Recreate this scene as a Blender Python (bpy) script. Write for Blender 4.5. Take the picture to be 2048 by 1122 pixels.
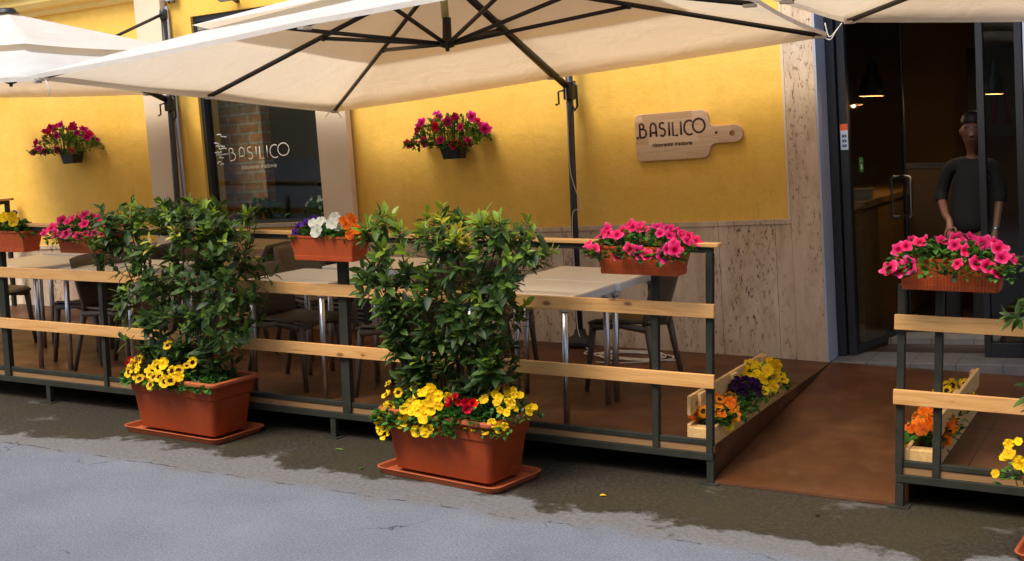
import bpy, bmesh, math, random
from mathutils import Vector, Matrix, Euler
S = bpy.context.scene
for o in list(bpy.data.objects): bpy.data.objects.remove(o)
C = S.collection
R = math.radians

# ------------------------------------------------------------------ camera
F_PX = 2524.09; YAW = .494023; PITCH = .129518; ROLL = -.022664; TILT = .05409
cam = bpy.data.cameras.new('camera'); cam.sensor_width = 36; cam.lens = F_PX/2048*36
cam.clip_start = .05; cam.clip_end = 500
co = bpy.data.objects.new('camera', cam); C.objects.link(co); S.camera = co
fw = Vector((-math.sin(YAW)*math.cos(PITCH), math.cos(YAW)*math.cos(PITCH), -math.sin(PITCH)))
ri = Vector((math.cos(YAW), math.sin(YAW), 0)); dn = fw.cross(ri)
r2 = ri*math.cos(ROLL) - dn*math.sin(ROLL); d2 = ri*math.sin(ROLL) + dn*math.cos(ROLL)
M = Matrix((( r2.x, -d2.x, -fw.x), (r2.y, -d2.y, -fw.y), (r2.z, -d2.z, -fw.z)))
co.matrix_world = Matrix.Translation((2.15042, -6.16045, 1.9374)) @ M.to_4x4()

# ------------------------------------------------------------------ light
SUN_EL, SUN_AZ = 58, 205        # degrees; azimuth from +Y clockwise
w = bpy.data.worlds.new('World'); S.world = w; w.use_nodes = True
nt = w.node_tree; sky = nt.nodes.new('ShaderNodeTexSky'); sky.sky_type = 'NISHITA'; sky.sun_disc = False
sky.sun_elevation = R(SUN_EL); sky.sun_rotation = R(SUN_AZ); sky.air_density = 1.0; sky.dust_density = 2.5; sky.ozone_density = 1.0
bg = nt.nodes['Background']; bg.inputs[1].default_value = .15
nt.links.new(sky.outputs[0], bg.inputs[0])
sl = bpy.data.lights.new('sun', 'SUN'); sl.energy = 2.5; sl.angle = R(26); sl.color = (1, .93, .80)
so = bpy.data.objects.new('sun', sl); C.objects.link(so)
sd = Vector((math.sin(R(SUN_AZ))*math.cos(R(SUN_EL)), math.cos(R(SUN_AZ))*math.cos(R(SUN_EL)), math.sin(R(SUN_EL))))
so.rotation_euler = sd.to_track_quat('Z', 'Y').to_euler(); so.location = (0, -3, 9)
S.view_settings.view_transform = 'Standard'; S.view_settings.look = 'None'
S.view_settings.exposure = .62; S.view_settings.gamma = 1.0
S.cycles.max_bounces = 8; S.cycles.transparent_max_bounces = 24

DZ = .188                      # deck height
YW = 2.51                      # facade plane

# ------------------------------------------------------------------ node helpers
def mat(name, col=(.5,.5,.5), rough=.6, metal=0, spec=.5):
    m = bpy.data.materials.new(name); m.use_nodes = True
    b = m.node_tree.nodes['Principled BSDF']
    b.inputs['Base Color'].default_value = (*col, 1); b.inputs['Roughness'].default_value = rough
    b.inputs['Metallic'].default_value = metal; b.inputs['Specular IOR Level'].default_value = spec
    return m
def nd(m, t, **k):
    n = m.node_tree.nodes.new(t)
    for a, v in k.items(): setattr(n, a, v)
    return n
def lk(m, a, b): m.node_tree.links.new(a, b)
def coords(m, scale=(1,1,1), kind='Object'):
    t = nd(m, 'ShaderNodeTexCoord'); mp = nd(m, 'ShaderNodeMapping'); mp.inputs['Scale'].default_value = scale
    lk(m, t.outputs[kind], mp.inputs[0]); return mp.outputs[0]
def noise(m, vec, scale, detail=4, rough=.55, dist=0):
    n = nd(m, 'ShaderNodeTexNoise'); n.inputs['Scale'].default_value = scale; n.inputs['Detail'].default_value = detail
    n.inputs['Roughness'].default_value = rough; n.inputs['Distortion'].default_value = dist
    if vec is not None: lk(m, vec, n.inputs['Vector'])
    return n.outputs['Fac']
def ramp(m, fac, stops, interp='LINEAR'):
    r = nd(m, 'ShaderNodeValToRGB'); e = r.color_ramp.elements; r.color_ramp.interpolation = interp
    while len(e) > len(stops): e.remove(e[-1])
    while len(e) < len(stops): e.new(.5)
    for el, (p, c) in zip(e, stops):
        el.position = p; el.color = (c, c, c, 1) if isinstance(c, (int, float)) else (*c, 1)
    lk(m, fac, r.inputs[0]); return r.outputs[0]
def mix(m, a, b, fac, mode='MIX'):
    x = nd(m, 'ShaderNodeMix', data_type='RGBA', blend_type=mode)
    for s, v in ((6, a), (7, b)):
        if isinstance(v, tuple): x.inputs[s].default_value = (*v, 1)
        else: lk(m, v, x.inputs[s])
    if isinstance(fac, (int, float)): x.inputs[0].default_value = fac
    else: lk(m, fac, x.inputs[0])
    return x.outputs[2]
def mth(m, op, a, b=0.0):
    x = nd(m, 'ShaderNodeMath', operation=op)
    for i, v in enumerate((a, b)):
        if isinstance(v, (int, float)): x.inputs[i].default_value = v
        else: lk(m, v, x.inputs[i])
    return x.outputs[0]
def setc(m, sock, name='Base Color'): lk(m, sock, m.node_tree.nodes['Principled BSDF'].inputs[name])
def bump(m, h, strength=.3, dist=.01):
    b = nd(m, 'ShaderNodeBump'); b.inputs['Strength'].default_value = strength; b.inputs['Distance'].default_value = dist
    lk(m, h, b.inputs['Height']); setc(m, b.outputs[0], 'Normal')
def mottled(name, c1, c2, scale=6, rough=.6, bs=0, bscale=60, metal=0, spec=.5, stretch=(1,1,1), detail=5):
    m = mat(name, c1, rough, metal, spec); v = coords(m, stretch)
    setc(m, ramp(m, noise(m, v, scale, detail), [(.3, c1), (.7, c2)]))
    if bs: bump(m, noise(m, v, bscale, 3), bs, .004)
    return m

# ------------------------------------------------------------------ materials
M_ = {}
# yellow stucco
m = mat('yellow_stucco', rough=.9, spec=.1); v = coords(m)
a = ramp(m, noise(m, v, 1.3, 6, .6), [(.3, (.96,.61,.14)), (.7, (.90,.52,.085))])
b = ramp(m, noise(m, v, 9, 5, .6), [(.35, .94), (.65, 1.0)])
c = mix(m, a, b, 1, 'MULTIPLY')
c = mix(m, c, (.33,.15,.02), mth(m, 'MULTIPLY', ramp(m, noise(m, v, 5.5, 8, .7), [(.66, 0.0), (.78, 1.0)]), .35))
wv = nd(m, 'ShaderNodeVectorMath', operation='ADD'); nz = nd(m, 'ShaderNodeTexNoise'); nz.inputs['Scale'].default_value = 4; nz.inputs['Detail'].default_value = 6; lk(m, v, nz.inputs['Vector'])
sc_ = nd(m, 'ShaderNodeVectorMath', operation='SCALE'); sc_.inputs['Scale'].default_value = .35; lk(m, nz.outputs['Color'], sc_.inputs[0]); lk(m, v, wv.inputs[0]); lk(m, sc_.outputs[0], wv.inputs[1])
vc = nd(m, 'ShaderNodeTexVoronoi', feature='DISTANCE_TO_EDGE'); vc.inputs['Scale'].default_value = 1.1; lk(m, wv.outputs[0], vc.inputs['Vector'])
c = mix(m, c, (.45,.22,.03), mth(m, 'MULTIPLY', mth(m, 'MULTIPLY', mth(m, 'LESS_THAN', vc.outputs['Distance'], .004), ramp(m, noise(m, v, 1.7, 3), [(.54, 0.0), (.62, 1.0)])), .22))
c = mix(m, c, (.52,.27,.05), mth(m, 'MULTIPLY', ramp(m, noise(m, coords(m, (5,5,.8)), 2.2, 6, .65), [(.56, 0.0), (.8, 1.0)]), .25))
setc(m, c); bump(m, mth(m, 'ADD', noise(m, v, 90, 4, .7), mth(m, 'MULTIPLY', noise(m, v, 14, 5, .6), 2.0)), .45, .005); M_['yellow'] = m
# travertine
m = mat('travertine', rough=.75, spec=.25); v = coords(m)
vs = coords(m, (3.2, 3.2, .7)); vp = coords(m, (8, 8, 2.8))
a = ramp(m, noise(m, vs, 2.2, 6, .65), [(.25, (.50,.36,.23)), (.5, (.68,.51,.35)), (.75, (.78,.63,.46))])
pit = ramp(m, noise(m, vp, 6, 8, .78), [(.55, 0.0), (.62, 1.0)])
zone = ramp(m, noise(m, vs, 1.4, 3), [(.42, .1), (.55, 1.0)])
pf = mth(m, 'MULTIPLY', pit, zone)
c = mix(m, a, (.10,.045,.02), pf)
c = mix(m, c, (.36,.19,.10), mth(m, 'MULTIPLY', ramp(m, noise(m, vp, 1.7, 5), [(.5, 0.0), (.75, 1.0)]), .35))
# panel joints every 0.62 m
sx = nd(m, 'ShaderNodeSeparateXYZ'); lk(m, v, sx.inputs[0])
j = mth(m, 'LESS_THAN', mth(m, 'ABSOLUTE', mth(m, 'SUBTRACT', mth(m, 'FRACT', mth(m, 'ADD', mth(m, 'MULTIPLY', sx.outputs[0], 2.4), 50.35)), .5)), .0045)
c = mix(m, c, (.16,.09,.05), mth(m, 'MULTIPLY', j, .8))
setc(m, c); bump(m, mth(m, 'SUBTRACT', 1.0, pf), .5, .004); M_['trav'] = m
M_['stone'] = mottled('pale_render', (.80,.65,.47), (.74,.58,.42), 2.5, .85, .2, 80, spec=.15)
M_['jamb'] = mottled('sky_tinted_jamb', (.47,.50,.62), (.42,.45,.57), 3, .35, stretch=(1,1,.4))  # blue sky light on the door reveal is put into this colour
M_['cornice'] = mottled('cornice_render', (.80,.58,.20), (.76,.50,.13), 2, .8)
# terracotta
def terra(name, c1, c2, ribs=0):
    m = mat(name, rough=.62, spec=.3); v = coords(m)
    c = ramp(m, noise(m, v, 5, 6, .6), [(.3, c1), (.7, c2)])
    sp = ramp(m, noise(m, v, 160, 2), [(.68, 0.0), (.74, 1.0)])
    c = mix(m, c, (.55,.30,.18), mth(m, 'MULTIPLY', sp, .35))
    lm_ = ramp(m, noise(m, coords(m, (1,1,1.6)), 7, 8, .75), [(.60, 0.0), (.72, 1.0)]); c = mix(m, c, (.42,.22,.12), mth(m, 'MULTIPLY', lm_, .32))
    st = ramp(m, noise(m, coords(m, (6,6,1)), 3, 6, .7), [(.56, 0.0), (.72, 1.0)])
    c = mix(m, c, (.20,.05,.018), mth(m, 'MULTIPLY', st, .4))
    setc(m, c)
    if ribs: 
        s = nd(m, 'ShaderNodeSeparateXYZ'); lk(m, v, s.inputs[0])
        bump(m, mth(m, 'SINE', mth(m, 'MULTIPLY', s.outputs[0], 420)), .5, .002)
    else: bump(m, noise(m, v, 120, 3), .15, .003)
    return m
M_['terra'] = terra('terracotta_plastic', (.28,.042,.005), (.22,.030,.004))
M_['terra_lit'] = terra('terracotta_lit', (.42,.10,.032), (.36,.078,.025))  # lighter, pinker terracotta copy: light from above put into its colour
M_['box'] = terra('ribbed_terracotta', (.52,.085,.016), (.44,.07,.014), 1)
M_['soil'] = mottled('soil', (.03,.018,.01), (.06,.035,.02), 40, .95, .6, 60)
M_['blackpot'] = mat('black_plastic', (.012,.011,.012), .45)
# metals
m = mottled('black_painted_steel', (.022,.023,.017), (.034,.034,.025), 12, .6, .1, 150, spec=.2)
c = m.node_tree.nodes['Principled BSDF'].inputs['Base Color'].links[0].from_socket; setc(m, mix(m, c, (.14,.07,.035), mth(m, 'MULTIPLY', ramp(m, noise(m, coords(m), 23, 6, .75), [(.62, 0.0), (.70, 1.0)]), .55))); M_['steel'] = m
M_['alu'] = mat('brushed_aluminium', (.55,.55,.56), .32, 1.0)
M_['umetal'] = mottled('anthracite_aluminium', (.035,.034,.036), (.045,.044,.046), 20, .38, metal=.3)
M_['ribm'] = mat('dark_rib_paint', (.016,.012,.011), .45)
M_['dframe'] = mat('dark_door_frame', (.035,.038,.045), .4, .3)
M_['chrome'] = mat('brushed_steel', (.45,.45,.46), .28, 1.0)
# wood
def wood(name, c1, c2, axis=0, knots=True, rough=.55):
    m = mat(name, rough=rough, spec=.3)
    sc = [22, 22, 22]; sc[axis] = 1.3
    v = coords(m, tuple(sc)); v2 = coords(m)
    oi = nd(m, 'ShaderNodeObjectInfo')
    ad = nd(m, 'ShaderNodeVectorMath', operation='ADD'); lk(m, v, ad.inputs[0])
    cmb = nd(m, 'ShaderNodeCombineXYZ'); r = mth(m, 'MULTIPLY', oi.outputs['Random'], 37.0)
    for i in range(3): lk(m, r, cmb.inputs[i])
    lk(m, cmb.outputs[0], ad.inputs[1])
    g = noise(m, ad.outputs[0], 1.6, 7, .6, .9)
    c = ramp(m, g, [(.3, c1), (.48, c2), (.62, c1), (.8, tuple(x*.72 for x in c1))])
    if knots:
        k = [1.0]*3; ks = [9, 9, 9]; ks[axis] = 4.2
        vo = nd(m, 'ShaderNodeTexVoronoi'); vo.inputs['Scale'].default_value = 1.0
        a2 = nd(m, 'ShaderNodeVectorMath', operation='ADD'); lk(m, coords(m, tuple(ks)), a2.inputs[0]); lk(m, cmb.outputs[0], a2.inputs[1])
        lk(m, a2.outputs[0], vo.inputs['Vector'])
        kk = ramp(m, vo.outputs['Distance'], [(.0, 1.0), (.085, .9), (.11, .35), (.15, 0.0)])
        c = mix(m, c, (.17,.055,.015), mth(m, 'MULTIPLY', kk, .85))
    setc(m, c); bump(m, g, .12, .002)
    return m
M_['pine'] = wood('pine_board', (.60,.29,.085), (.72,.39,.14))
M_['pine_y'] = wood('pine_board_lengthwise', (.58,.34,.12), (.68,.43,.18), 1)
M_['pallet'] = wood('pallet_wood', (.50,.30,.09), (.60,.38,.14), 0)
M_['walnut'] = wood('counter_wood', (.36,.20,.07), (.44,.26,.1), 1, False)
# sign board: glued strips
m = mat('sign_beech', rough=.5, spec=.25); v = coords(m)
s = nd(m, 'ShaderNodeSeparateXYZ'); lk(m, v, s.inputs[0])
row = mth(m, 'FLOOR', mth(m, 'MULTIPLY', s.outputs[2], 17.3)); colx = mth(m, 'FLOOR', mth(m, 'ADD', mth(m, 'MULTIPLY', s.outputs[0], 2.6), mth(m, 'MULTIPLY', row, .37)))
cb = nd(m, 'ShaderNodeCombineXYZ'); lk(m, row, cb.inputs[0]); lk(m, colx, cb.inputs[1])
wn = nd(m, 'ShaderNodeTexWhiteNoise'); lk(m, cb.outputs[0], wn.inputs[0])
c = ramp(m, wn.outputs['Value'], [(0, (.56,.35,.20)), (.5, (.66,.45,.28)), (1, (.76,.55,.36))])
c = mix(m, c, (.36,.18,.1), mth(m, 'MULTIPLY', ramp(m, noise(m, coords(m, (3,20,45)), 2, 5), [(.45, 0.0), (.7, 1.0)]), .35))
setc(m, c); M_['sign'] = m
M_['engrave'] = mat('burnt_lettering', (.055,.018,.012), .8)
# deck ply
m = mat('film_faced_plywood', rough=.42, spec=.4); v = coords(m)
c = ramp(m, noise(m, v, 1.1, 7, .62), [(.30, (.045,.015,.005)), (.5, (.095,.032,.009)), (.70, (.18,.072,.024))])
c = mix(m, c, (.24,.12,.055), mth(m, 'MULTIPLY', ramp(m, noise(m, v, 3.1, 8, .7), [(.5, 0.0), (.8, 1.0)]), .4))
c = mix(m, c, (.02,.008,.004), mth(m, 'MULTIPLY', ramp(m, noise(m, coords(m, (1.2,4,1)), 1.4, 5, .6), [(.55, 0.0), (.78, 1.0)]), .6))
dots = ramp(m, noise(m, v, 230, 1), [(.74, 0.0), (.78, 1.0)]); c = mix(m, c, (.45,.3,.2), mth(m, 'MULTIPLY', dots, .3))
sd_ = nd(m, 'ShaderNodeSeparateXYZ'); lk(m, v, sd_.inputs[0])
c = mix(m, c, (.008,.004,.003), mth(m, 'LESS_THAN', mth(m, 'ABSOLUTE', mth(m, 'SUBTRACT', mth(m, 'FRACT', mth(m, 'ADD', mth(m, 'MULTIPLY', sd_.outputs[0], .8), .5)), .5)), .0024))
setc(m, c); setc(m, ramp(m, noise(m, v, 2.3, 5), [(.3, .36), (.7, .62)]), 'Roughness'); bump(m, noise(m, v, 140, 2), .08, .002)
M_['deck'] = m
M_['deckedge'] = mottled('plywood_edge', (.22,.11,.04), (.34,.18,.07), 30, .7, stretch=(.2,1,8))
# tiles
m = mat('grey_threshold_tile', rough=.4); v = coords(m)
c = ramp(m, noise(m, v, 8, 5), [(.3, (.17,.165,.16)), (.7, (.24,.23,.22))])
s = nd(m, 'ShaderNodeSeparateXYZ'); lk(m, v, s.inputs[0])
j = mth(m, 'LESS_THAN', mth(m, 'FRACT', mth(m, 'ADD', mth(m, 'MULTIPLY', s.outputs[0], 3.4), .2)), .022)
setc(m, mix(m, c, (.07,.065,.06), j)); M_['tile'] = m
# asphalt road with damp, algae-brown margin along the deck
m = mat('asphalt', rough=.85, spec=.3); v = coords(m)
s = nd(m, 'ShaderNodeSeparateXYZ'); lk(m, v, s.inputs[0]); Y = s.outputs[1]; X = s.outputs[0]
grain = noise(m, v, 85, 6, .88); blot = noise(m, v, 1.5, 5, .6); edge = noise(m, v, 2.1, 9, .68)
vor = nd(m, 'ShaderNodeTexVoronoi'); vor.inputs['Scale'].default_value = 70; lk(m, v, vor.inputs['Vector'])
dry = ramp(m, blot, [(.3, (.150,.166,.200)), (.7, (.20,.215,.25))])
dry = mix(m, dry, ramp(m, grain, [(.33, .5), (.48, .94), (.66, 1.4)]), 1, 'MULTIPLY')
dry = mix(m, dry, ramp(m, vor.outputs['Distance'], [(.0, 1.12), (.5, .86)]), .8, 'MULTIPLY')
rgh = ramp(m, noise(m, v, 38, 6, .8), [(.32, (.085,.075,.065)), (.52, (.15,.138,.128)), (.72, (.21,.195,.185))])
wet = ramp(m, noise(m, v, 42, 7, .85), [(.34, (.010,.008,.006)), (.50, (.032,.025,.018)), (.68, (.085,.068,.050))])
wet = mix(m, wet, (.048,.040,.012), mth(m, 'MULTIPLY', ramp(m, noise(m, v, 1.2, 4), [(.42, 0.0), (.68, 1.0)]), .5))
yn = mth(m, 'ADD', Y, mth(m, 'MULTIPLY', mth(m, 'SUBTRACT', edge, .5), 1.05))
yn = mth(m, 'ADD', yn, mth(m, 'MULTIPLY', mth(m, 'SUBTRACT', noise(m, v, .55, 2), .5), .7))
wf = ramp(m, mth(m, 'ADD', mth(m, 'MULTIPLY', mth(m, 'ADD', yn, .64), 8), .5), [(.2, 0.0), (.75, 1.0)])
yr = mth(m, 'ADD', Y, mth(m, 'MULTIPLY', mth(m, 'SUBTRACT', noise(m, v, 1.7, 7, .6), .5), .55))
rf = ramp(m, mth(m, 'ADD', mth(m, 'MULTIPLY', mth(m, 'ADD', yr, .93), 4), .5), [(.2, 0.0), (.7, 1.0)])
pa = ramp(m, noise(m, coords(m, (1,1.7,1)), 1.9, 8, .66), [(.60, 1.0), (.70, .35)]); wf2 = mth(m, 'MULTIPLY', wf, pa)
c = mix(m, dry, rgh, mth(m, 'MULTIPLY', rf, .8)); c = mix(m, c, wet, wf2)
# crack seam
yc = mth(m, 'ADD', mth(m, 'ADD', Y, .93), mth(m, 'MULTIPLY', mth(m, 'SUBTRACT', noise(m, v, 3.5, 9, .75), .5), .16))
cr = mth(m, 'MULTIPLY', mth(m, 'LESS_THAN', mth(m, 'ABSOLUTE', yc), .006), ramp(m, noise(m, v, 5, 5), [(.5, 0.0), (.56, 1.0)]))
pt = ramp(m, noise(m, coords(m, (1,3,1)), 4.3, 5, .7), [(.735, 0.0), (.75, 1.0)])
wv = nd(m, 'ShaderNodeVectorMath', operation='ADD'); nz = nd(m, 'ShaderNodeTexNoise'); nz.inputs['Scale'].default_value = 3; nz.inputs['Detail'].default_value = 6; lk(m, v, nz.inputs['Vector'])
sc_ = nd(m, 'ShaderNodeVectorMath', operation='SCALE'); sc_.inputs['Scale'].default_value = .5; lk(m, nz.outputs['Color'], sc_.inputs[0]); lk(m, v, wv.inputs[0]); lk(m, sc_.outputs[0], wv.inputs[1])
vc = nd(m, 'ShaderNodeTexVoronoi', feature='DISTANCE_TO_EDGE'); vc.inputs['Scale'].default_value = .9; lk(m, wv.outputs[0], vc.inputs['Vector'])
hair = mth(m, 'MULTIPLY', mth(m, 'LESS_THAN', vc.outputs['Distance'], .0045), ramp(m, noise(m, v, 2.3, 5), [(.52, 0.0), (.6, .8)])); pt = mth(m, 'MAXIMUM', pt, hair)
specks = ramp(m, noise(m, v, 26, 3, .6), [(.72, 0.0), (.76, .7)]); pt = mth(m, 'MAXIMUM', pt, specks)
c = mix(m, c, (.03,.027,.022), mth(m, 'MULTIPLY', mth(m, 'MAXIMUM', cr, pt), .85))
setc(m, c); setc(m, ramp(m, wf, [(0, .9), (1, .62)]), 'Roughness')
bump(m, mth(m, 'ADD', grain, mth(m, 'MULTIPLY', vor.outputs['Distance'], .5)), .6, .006); M_['road'] = m
# canopy fabric (thin cloth: reflects above, glows through)
m = bpy.data.materials.new('ecru_canvas'); m.use_nodes = True; t = m.node_tree; t.nodes.remove(t.nodes['Principled BSDF'])
d = nd(m, 'ShaderNodeBsdfDiffuse'); tr = nd(m, 'ShaderNodeBsdfTranslucent'); ms = nd(m, 'ShaderNodeMixShader'); ms.inputs[0].default_value = .42
v = coords(m); cc = ramp(m, noise(m, v, 2.2, 6), [(.3, (.84,.83,.80)), (.7, (.76,.75,.71))]); cc = mix(m, cc, (.55,.45,.32), mth(m, 'MULTIPLY', ramp(m, noise(m, v, 9, 3), [(.70, 0.0), (.76, 1.0)]), .35))
lk(m, cc, d.inputs[0]); tr.inputs[0].default_value = (.90,.74,.54,1)
lk(m, d.outputs[0], ms.inputs[1]); lk(m, tr.outputs[0], ms.inputs[2]); lk(m, ms.outputs[0], t.nodes['Material Output'].inputs[0])
bp = nd(m, 'ShaderNodeBump'); bp.inputs['Strength'].default_value = .5; bp.inputs['Distance'].default_value = .05
lk(m, noise(m, v, 3.5, 4, .5, .6), bp.inputs['Height']); lk(m, bp.outputs[0], d.inputs['Normal']); lk(m, bp.outputs[0], tr.inputs['Normal']); M_['canvas'] = m
M_['tape'] = mottled('yellow_tape', (.42,.36,.10), (.5,.44,.2), 30, .6, stretch=(1,1,4))
M_['cord'] = mat('pale_cord', (.62,.58,.52), .7)
M_['table'] = mottled('table_top_resin', (.86,.80,.70), (.82,.75,.65), 2, .33)
M_['tedge'] = mat('table_rim_white', (.62,.63,.66), .4)
M_['resin'] = mottled('brown_resin', (.075,.052,.034), (.09,.064,.043), 60, .5, .2, 200)
# leaves
def leafmat(name, c1, c2, rough=.38, tl=.25):
    m = bpy.data.materials.new(name); m.use_nodes = True; b = m.node_tree.nodes['Principled BSDF']
    v = coords(m); c = ramp(m, noise(m, v, 17, 3), [(.3, c1), (.7, c2)]); lk(m, c, b.inputs['Base Color'])
    b.inputs['Roughness'].default_value = rough; b.inputs['Specular IOR Level'].default_value = .35
    tr = nd(m, 'ShaderNodeBsdfTranslucent'); tr.inputs[0].default_value = (min(1, c2[0]*2.2), min(1, c2[1]*2.2), c2[2]*1.2, 1)
    ms = nd(m, 'ShaderNodeMixShader'); ms.inputs[0].default_value = tl
    lk(m, b.outputs[0], ms.inputs[1]); lk(m, tr.outputs[0], ms.inputs[2]); lk(m, ms.outputs[0], m.node_tree.nodes['Material Output'].inputs[0])
    return m
LEAF = [leafmat('laurel_leaf_dark', (.013,.036,.009), (.036,.074,.016), .5), leafmat('laurel_leaf_mid', (.045,.095,.014), (.088,.150,.024), .52),
        leafmat('laurel_leaf_young', (.13,.24,.02), (.22,.30,.03)), leafmat('laurel_leaf_yellow', (.42,.36,.04), (.5,.42,.06))]
BLEAF = [leafmat('bedding_leaf_dark', (.014,.06,.014), (.03,.10,.02)), leafmat('bedding_leaf_mid', (.05,.16,.025), (.09,.22,.035))]
M_['stem'] = mottled('brown_stem', (.05,.03,.015), (.09,.05,.025), 30, .8)
M_['gstem'] = mat('green_stem', (.06,.12,.03), .6)
# flower materials: colour by distance from the flower's own centre
def flower(name, stops, scale=1/.045, veins=.25):
    m = mat(name, rough=.6, spec=.15); tc = nd(m, 'ShaderNodeTexCoord')
    ln = nd(m, 'ShaderNodeVectorMath', operation='LENGTH'); lk(m, tc.outputs['Object'], ln.inputs[0])
    d = mth(m, 'MULTIPLY', ln.outputs['Value'], scale)
    c = ramp(m, d, stops)
    oi = nd(m, 'ShaderNodeObjectInfo')
    hs = nd(m, 'ShaderNodeHueSaturation'); lk(m, c, hs.inputs['Color'])
    lk(m, mth(m, 'ADD', mth(m, 'MULTIPLY', oi.outputs['Random'], .35), .82), hs.inputs['Value'])
    lk(m, mth(m, 'ADD', mth(m, 'MULTIPLY', oi.outputs['Random'], .012), .494), hs.inputs['Hue'])
    setc(m, hs.outputs[0]); 
    b = m.node_tree.nodes['Principled BSDF']; tr = nd(m, 'ShaderNodeBsdfTranslucent'); lk(m, hs.outputs[0], tr.inputs[0])
    ms = nd(m, 'ShaderNodeMixShader'); ms.inputs[0].default_value = .3
    lk(m, b.outputs[0], ms.inputs[1]); lk(m, tr.outputs[0], ms.inputs[2]); lk(m, ms.outputs[0], m.node_tree.nodes['Material Output'].inputs[0])
    return m
PET_PINK = flower('pink_petunia', [(0, (.10,.0,.02)), (.20, (.35,.0,.06)), (.42, (.85,.015,.12)), (.8, (.92,.035,.19)), (1, (.94,.14,.32))])
PET_MAG = flower('magenta_petunia', [(0, (.05,.0,.02)), (.3, (.28,.0,.07)), (.8, (.66,.01,.25)), (1, (.74,.04,.36))])
PET_RED = flower('crimson_petunia', [(0, (.04,.0,.0)), (.4, (.42,.0,.05)), (1, (.66,.01,.10))])
PAN_YB = flower('yellow_pansy_with_dark_face', [(0, (.75,.30,.0)), (.10, (.04,.004,.006)), (.42, (.05,.005,.008)), (.5, (.80,.50,.01)), (1, (.88,.60,.01))], 1/.032)
PAN_Y = flower('plain_yellow_pansy', [(0, (.75,.28,.0)), (.25, (.85,.50,.005)), (1, (.90,.62,.01))], 1/.032)
PAN_O = flower('orange_pansy', [(0, (.5,.08,.0)), (.3, (.80,.13,.005)), (1, (.85,.20,.01))], 1/.032)
PAN_OB = flower('orange_pansy_with_dark_face', [(0, (.6,.3,.0)), (.10, (.05,.01,.01)), (.4, (.06,.01,.01)), (.5, (.80,.35,.01)), (1, (.80,.18,.01))], 1/.032)
PAN_W = flower('white_pansy', [(0, (.6,.5,.05)), (.25, (.74,.72,.55)), (1, (.80,.78,.68))], 1/.032)
PAN_P = flower('purple_pansy', [(0, (.4,.3,.0)), (.15, (.01,.0,.03)), (.5, (.07,.015,.20)), (1, (.13,.03,.36))], 1/.032)
PAN_DP = flower('deep_purple_pansy', [(0, (.2,.1,.0)), (.15, (.01,.0,.01)), (1, (.045,.005,.06))], 1/.032)
CYC = flower('red_cyclamen', [(0, (.25,.0,.01)), (.5, (.62,.004,.012)), (1, (.72,.01,.03))], 1/.035)

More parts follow.
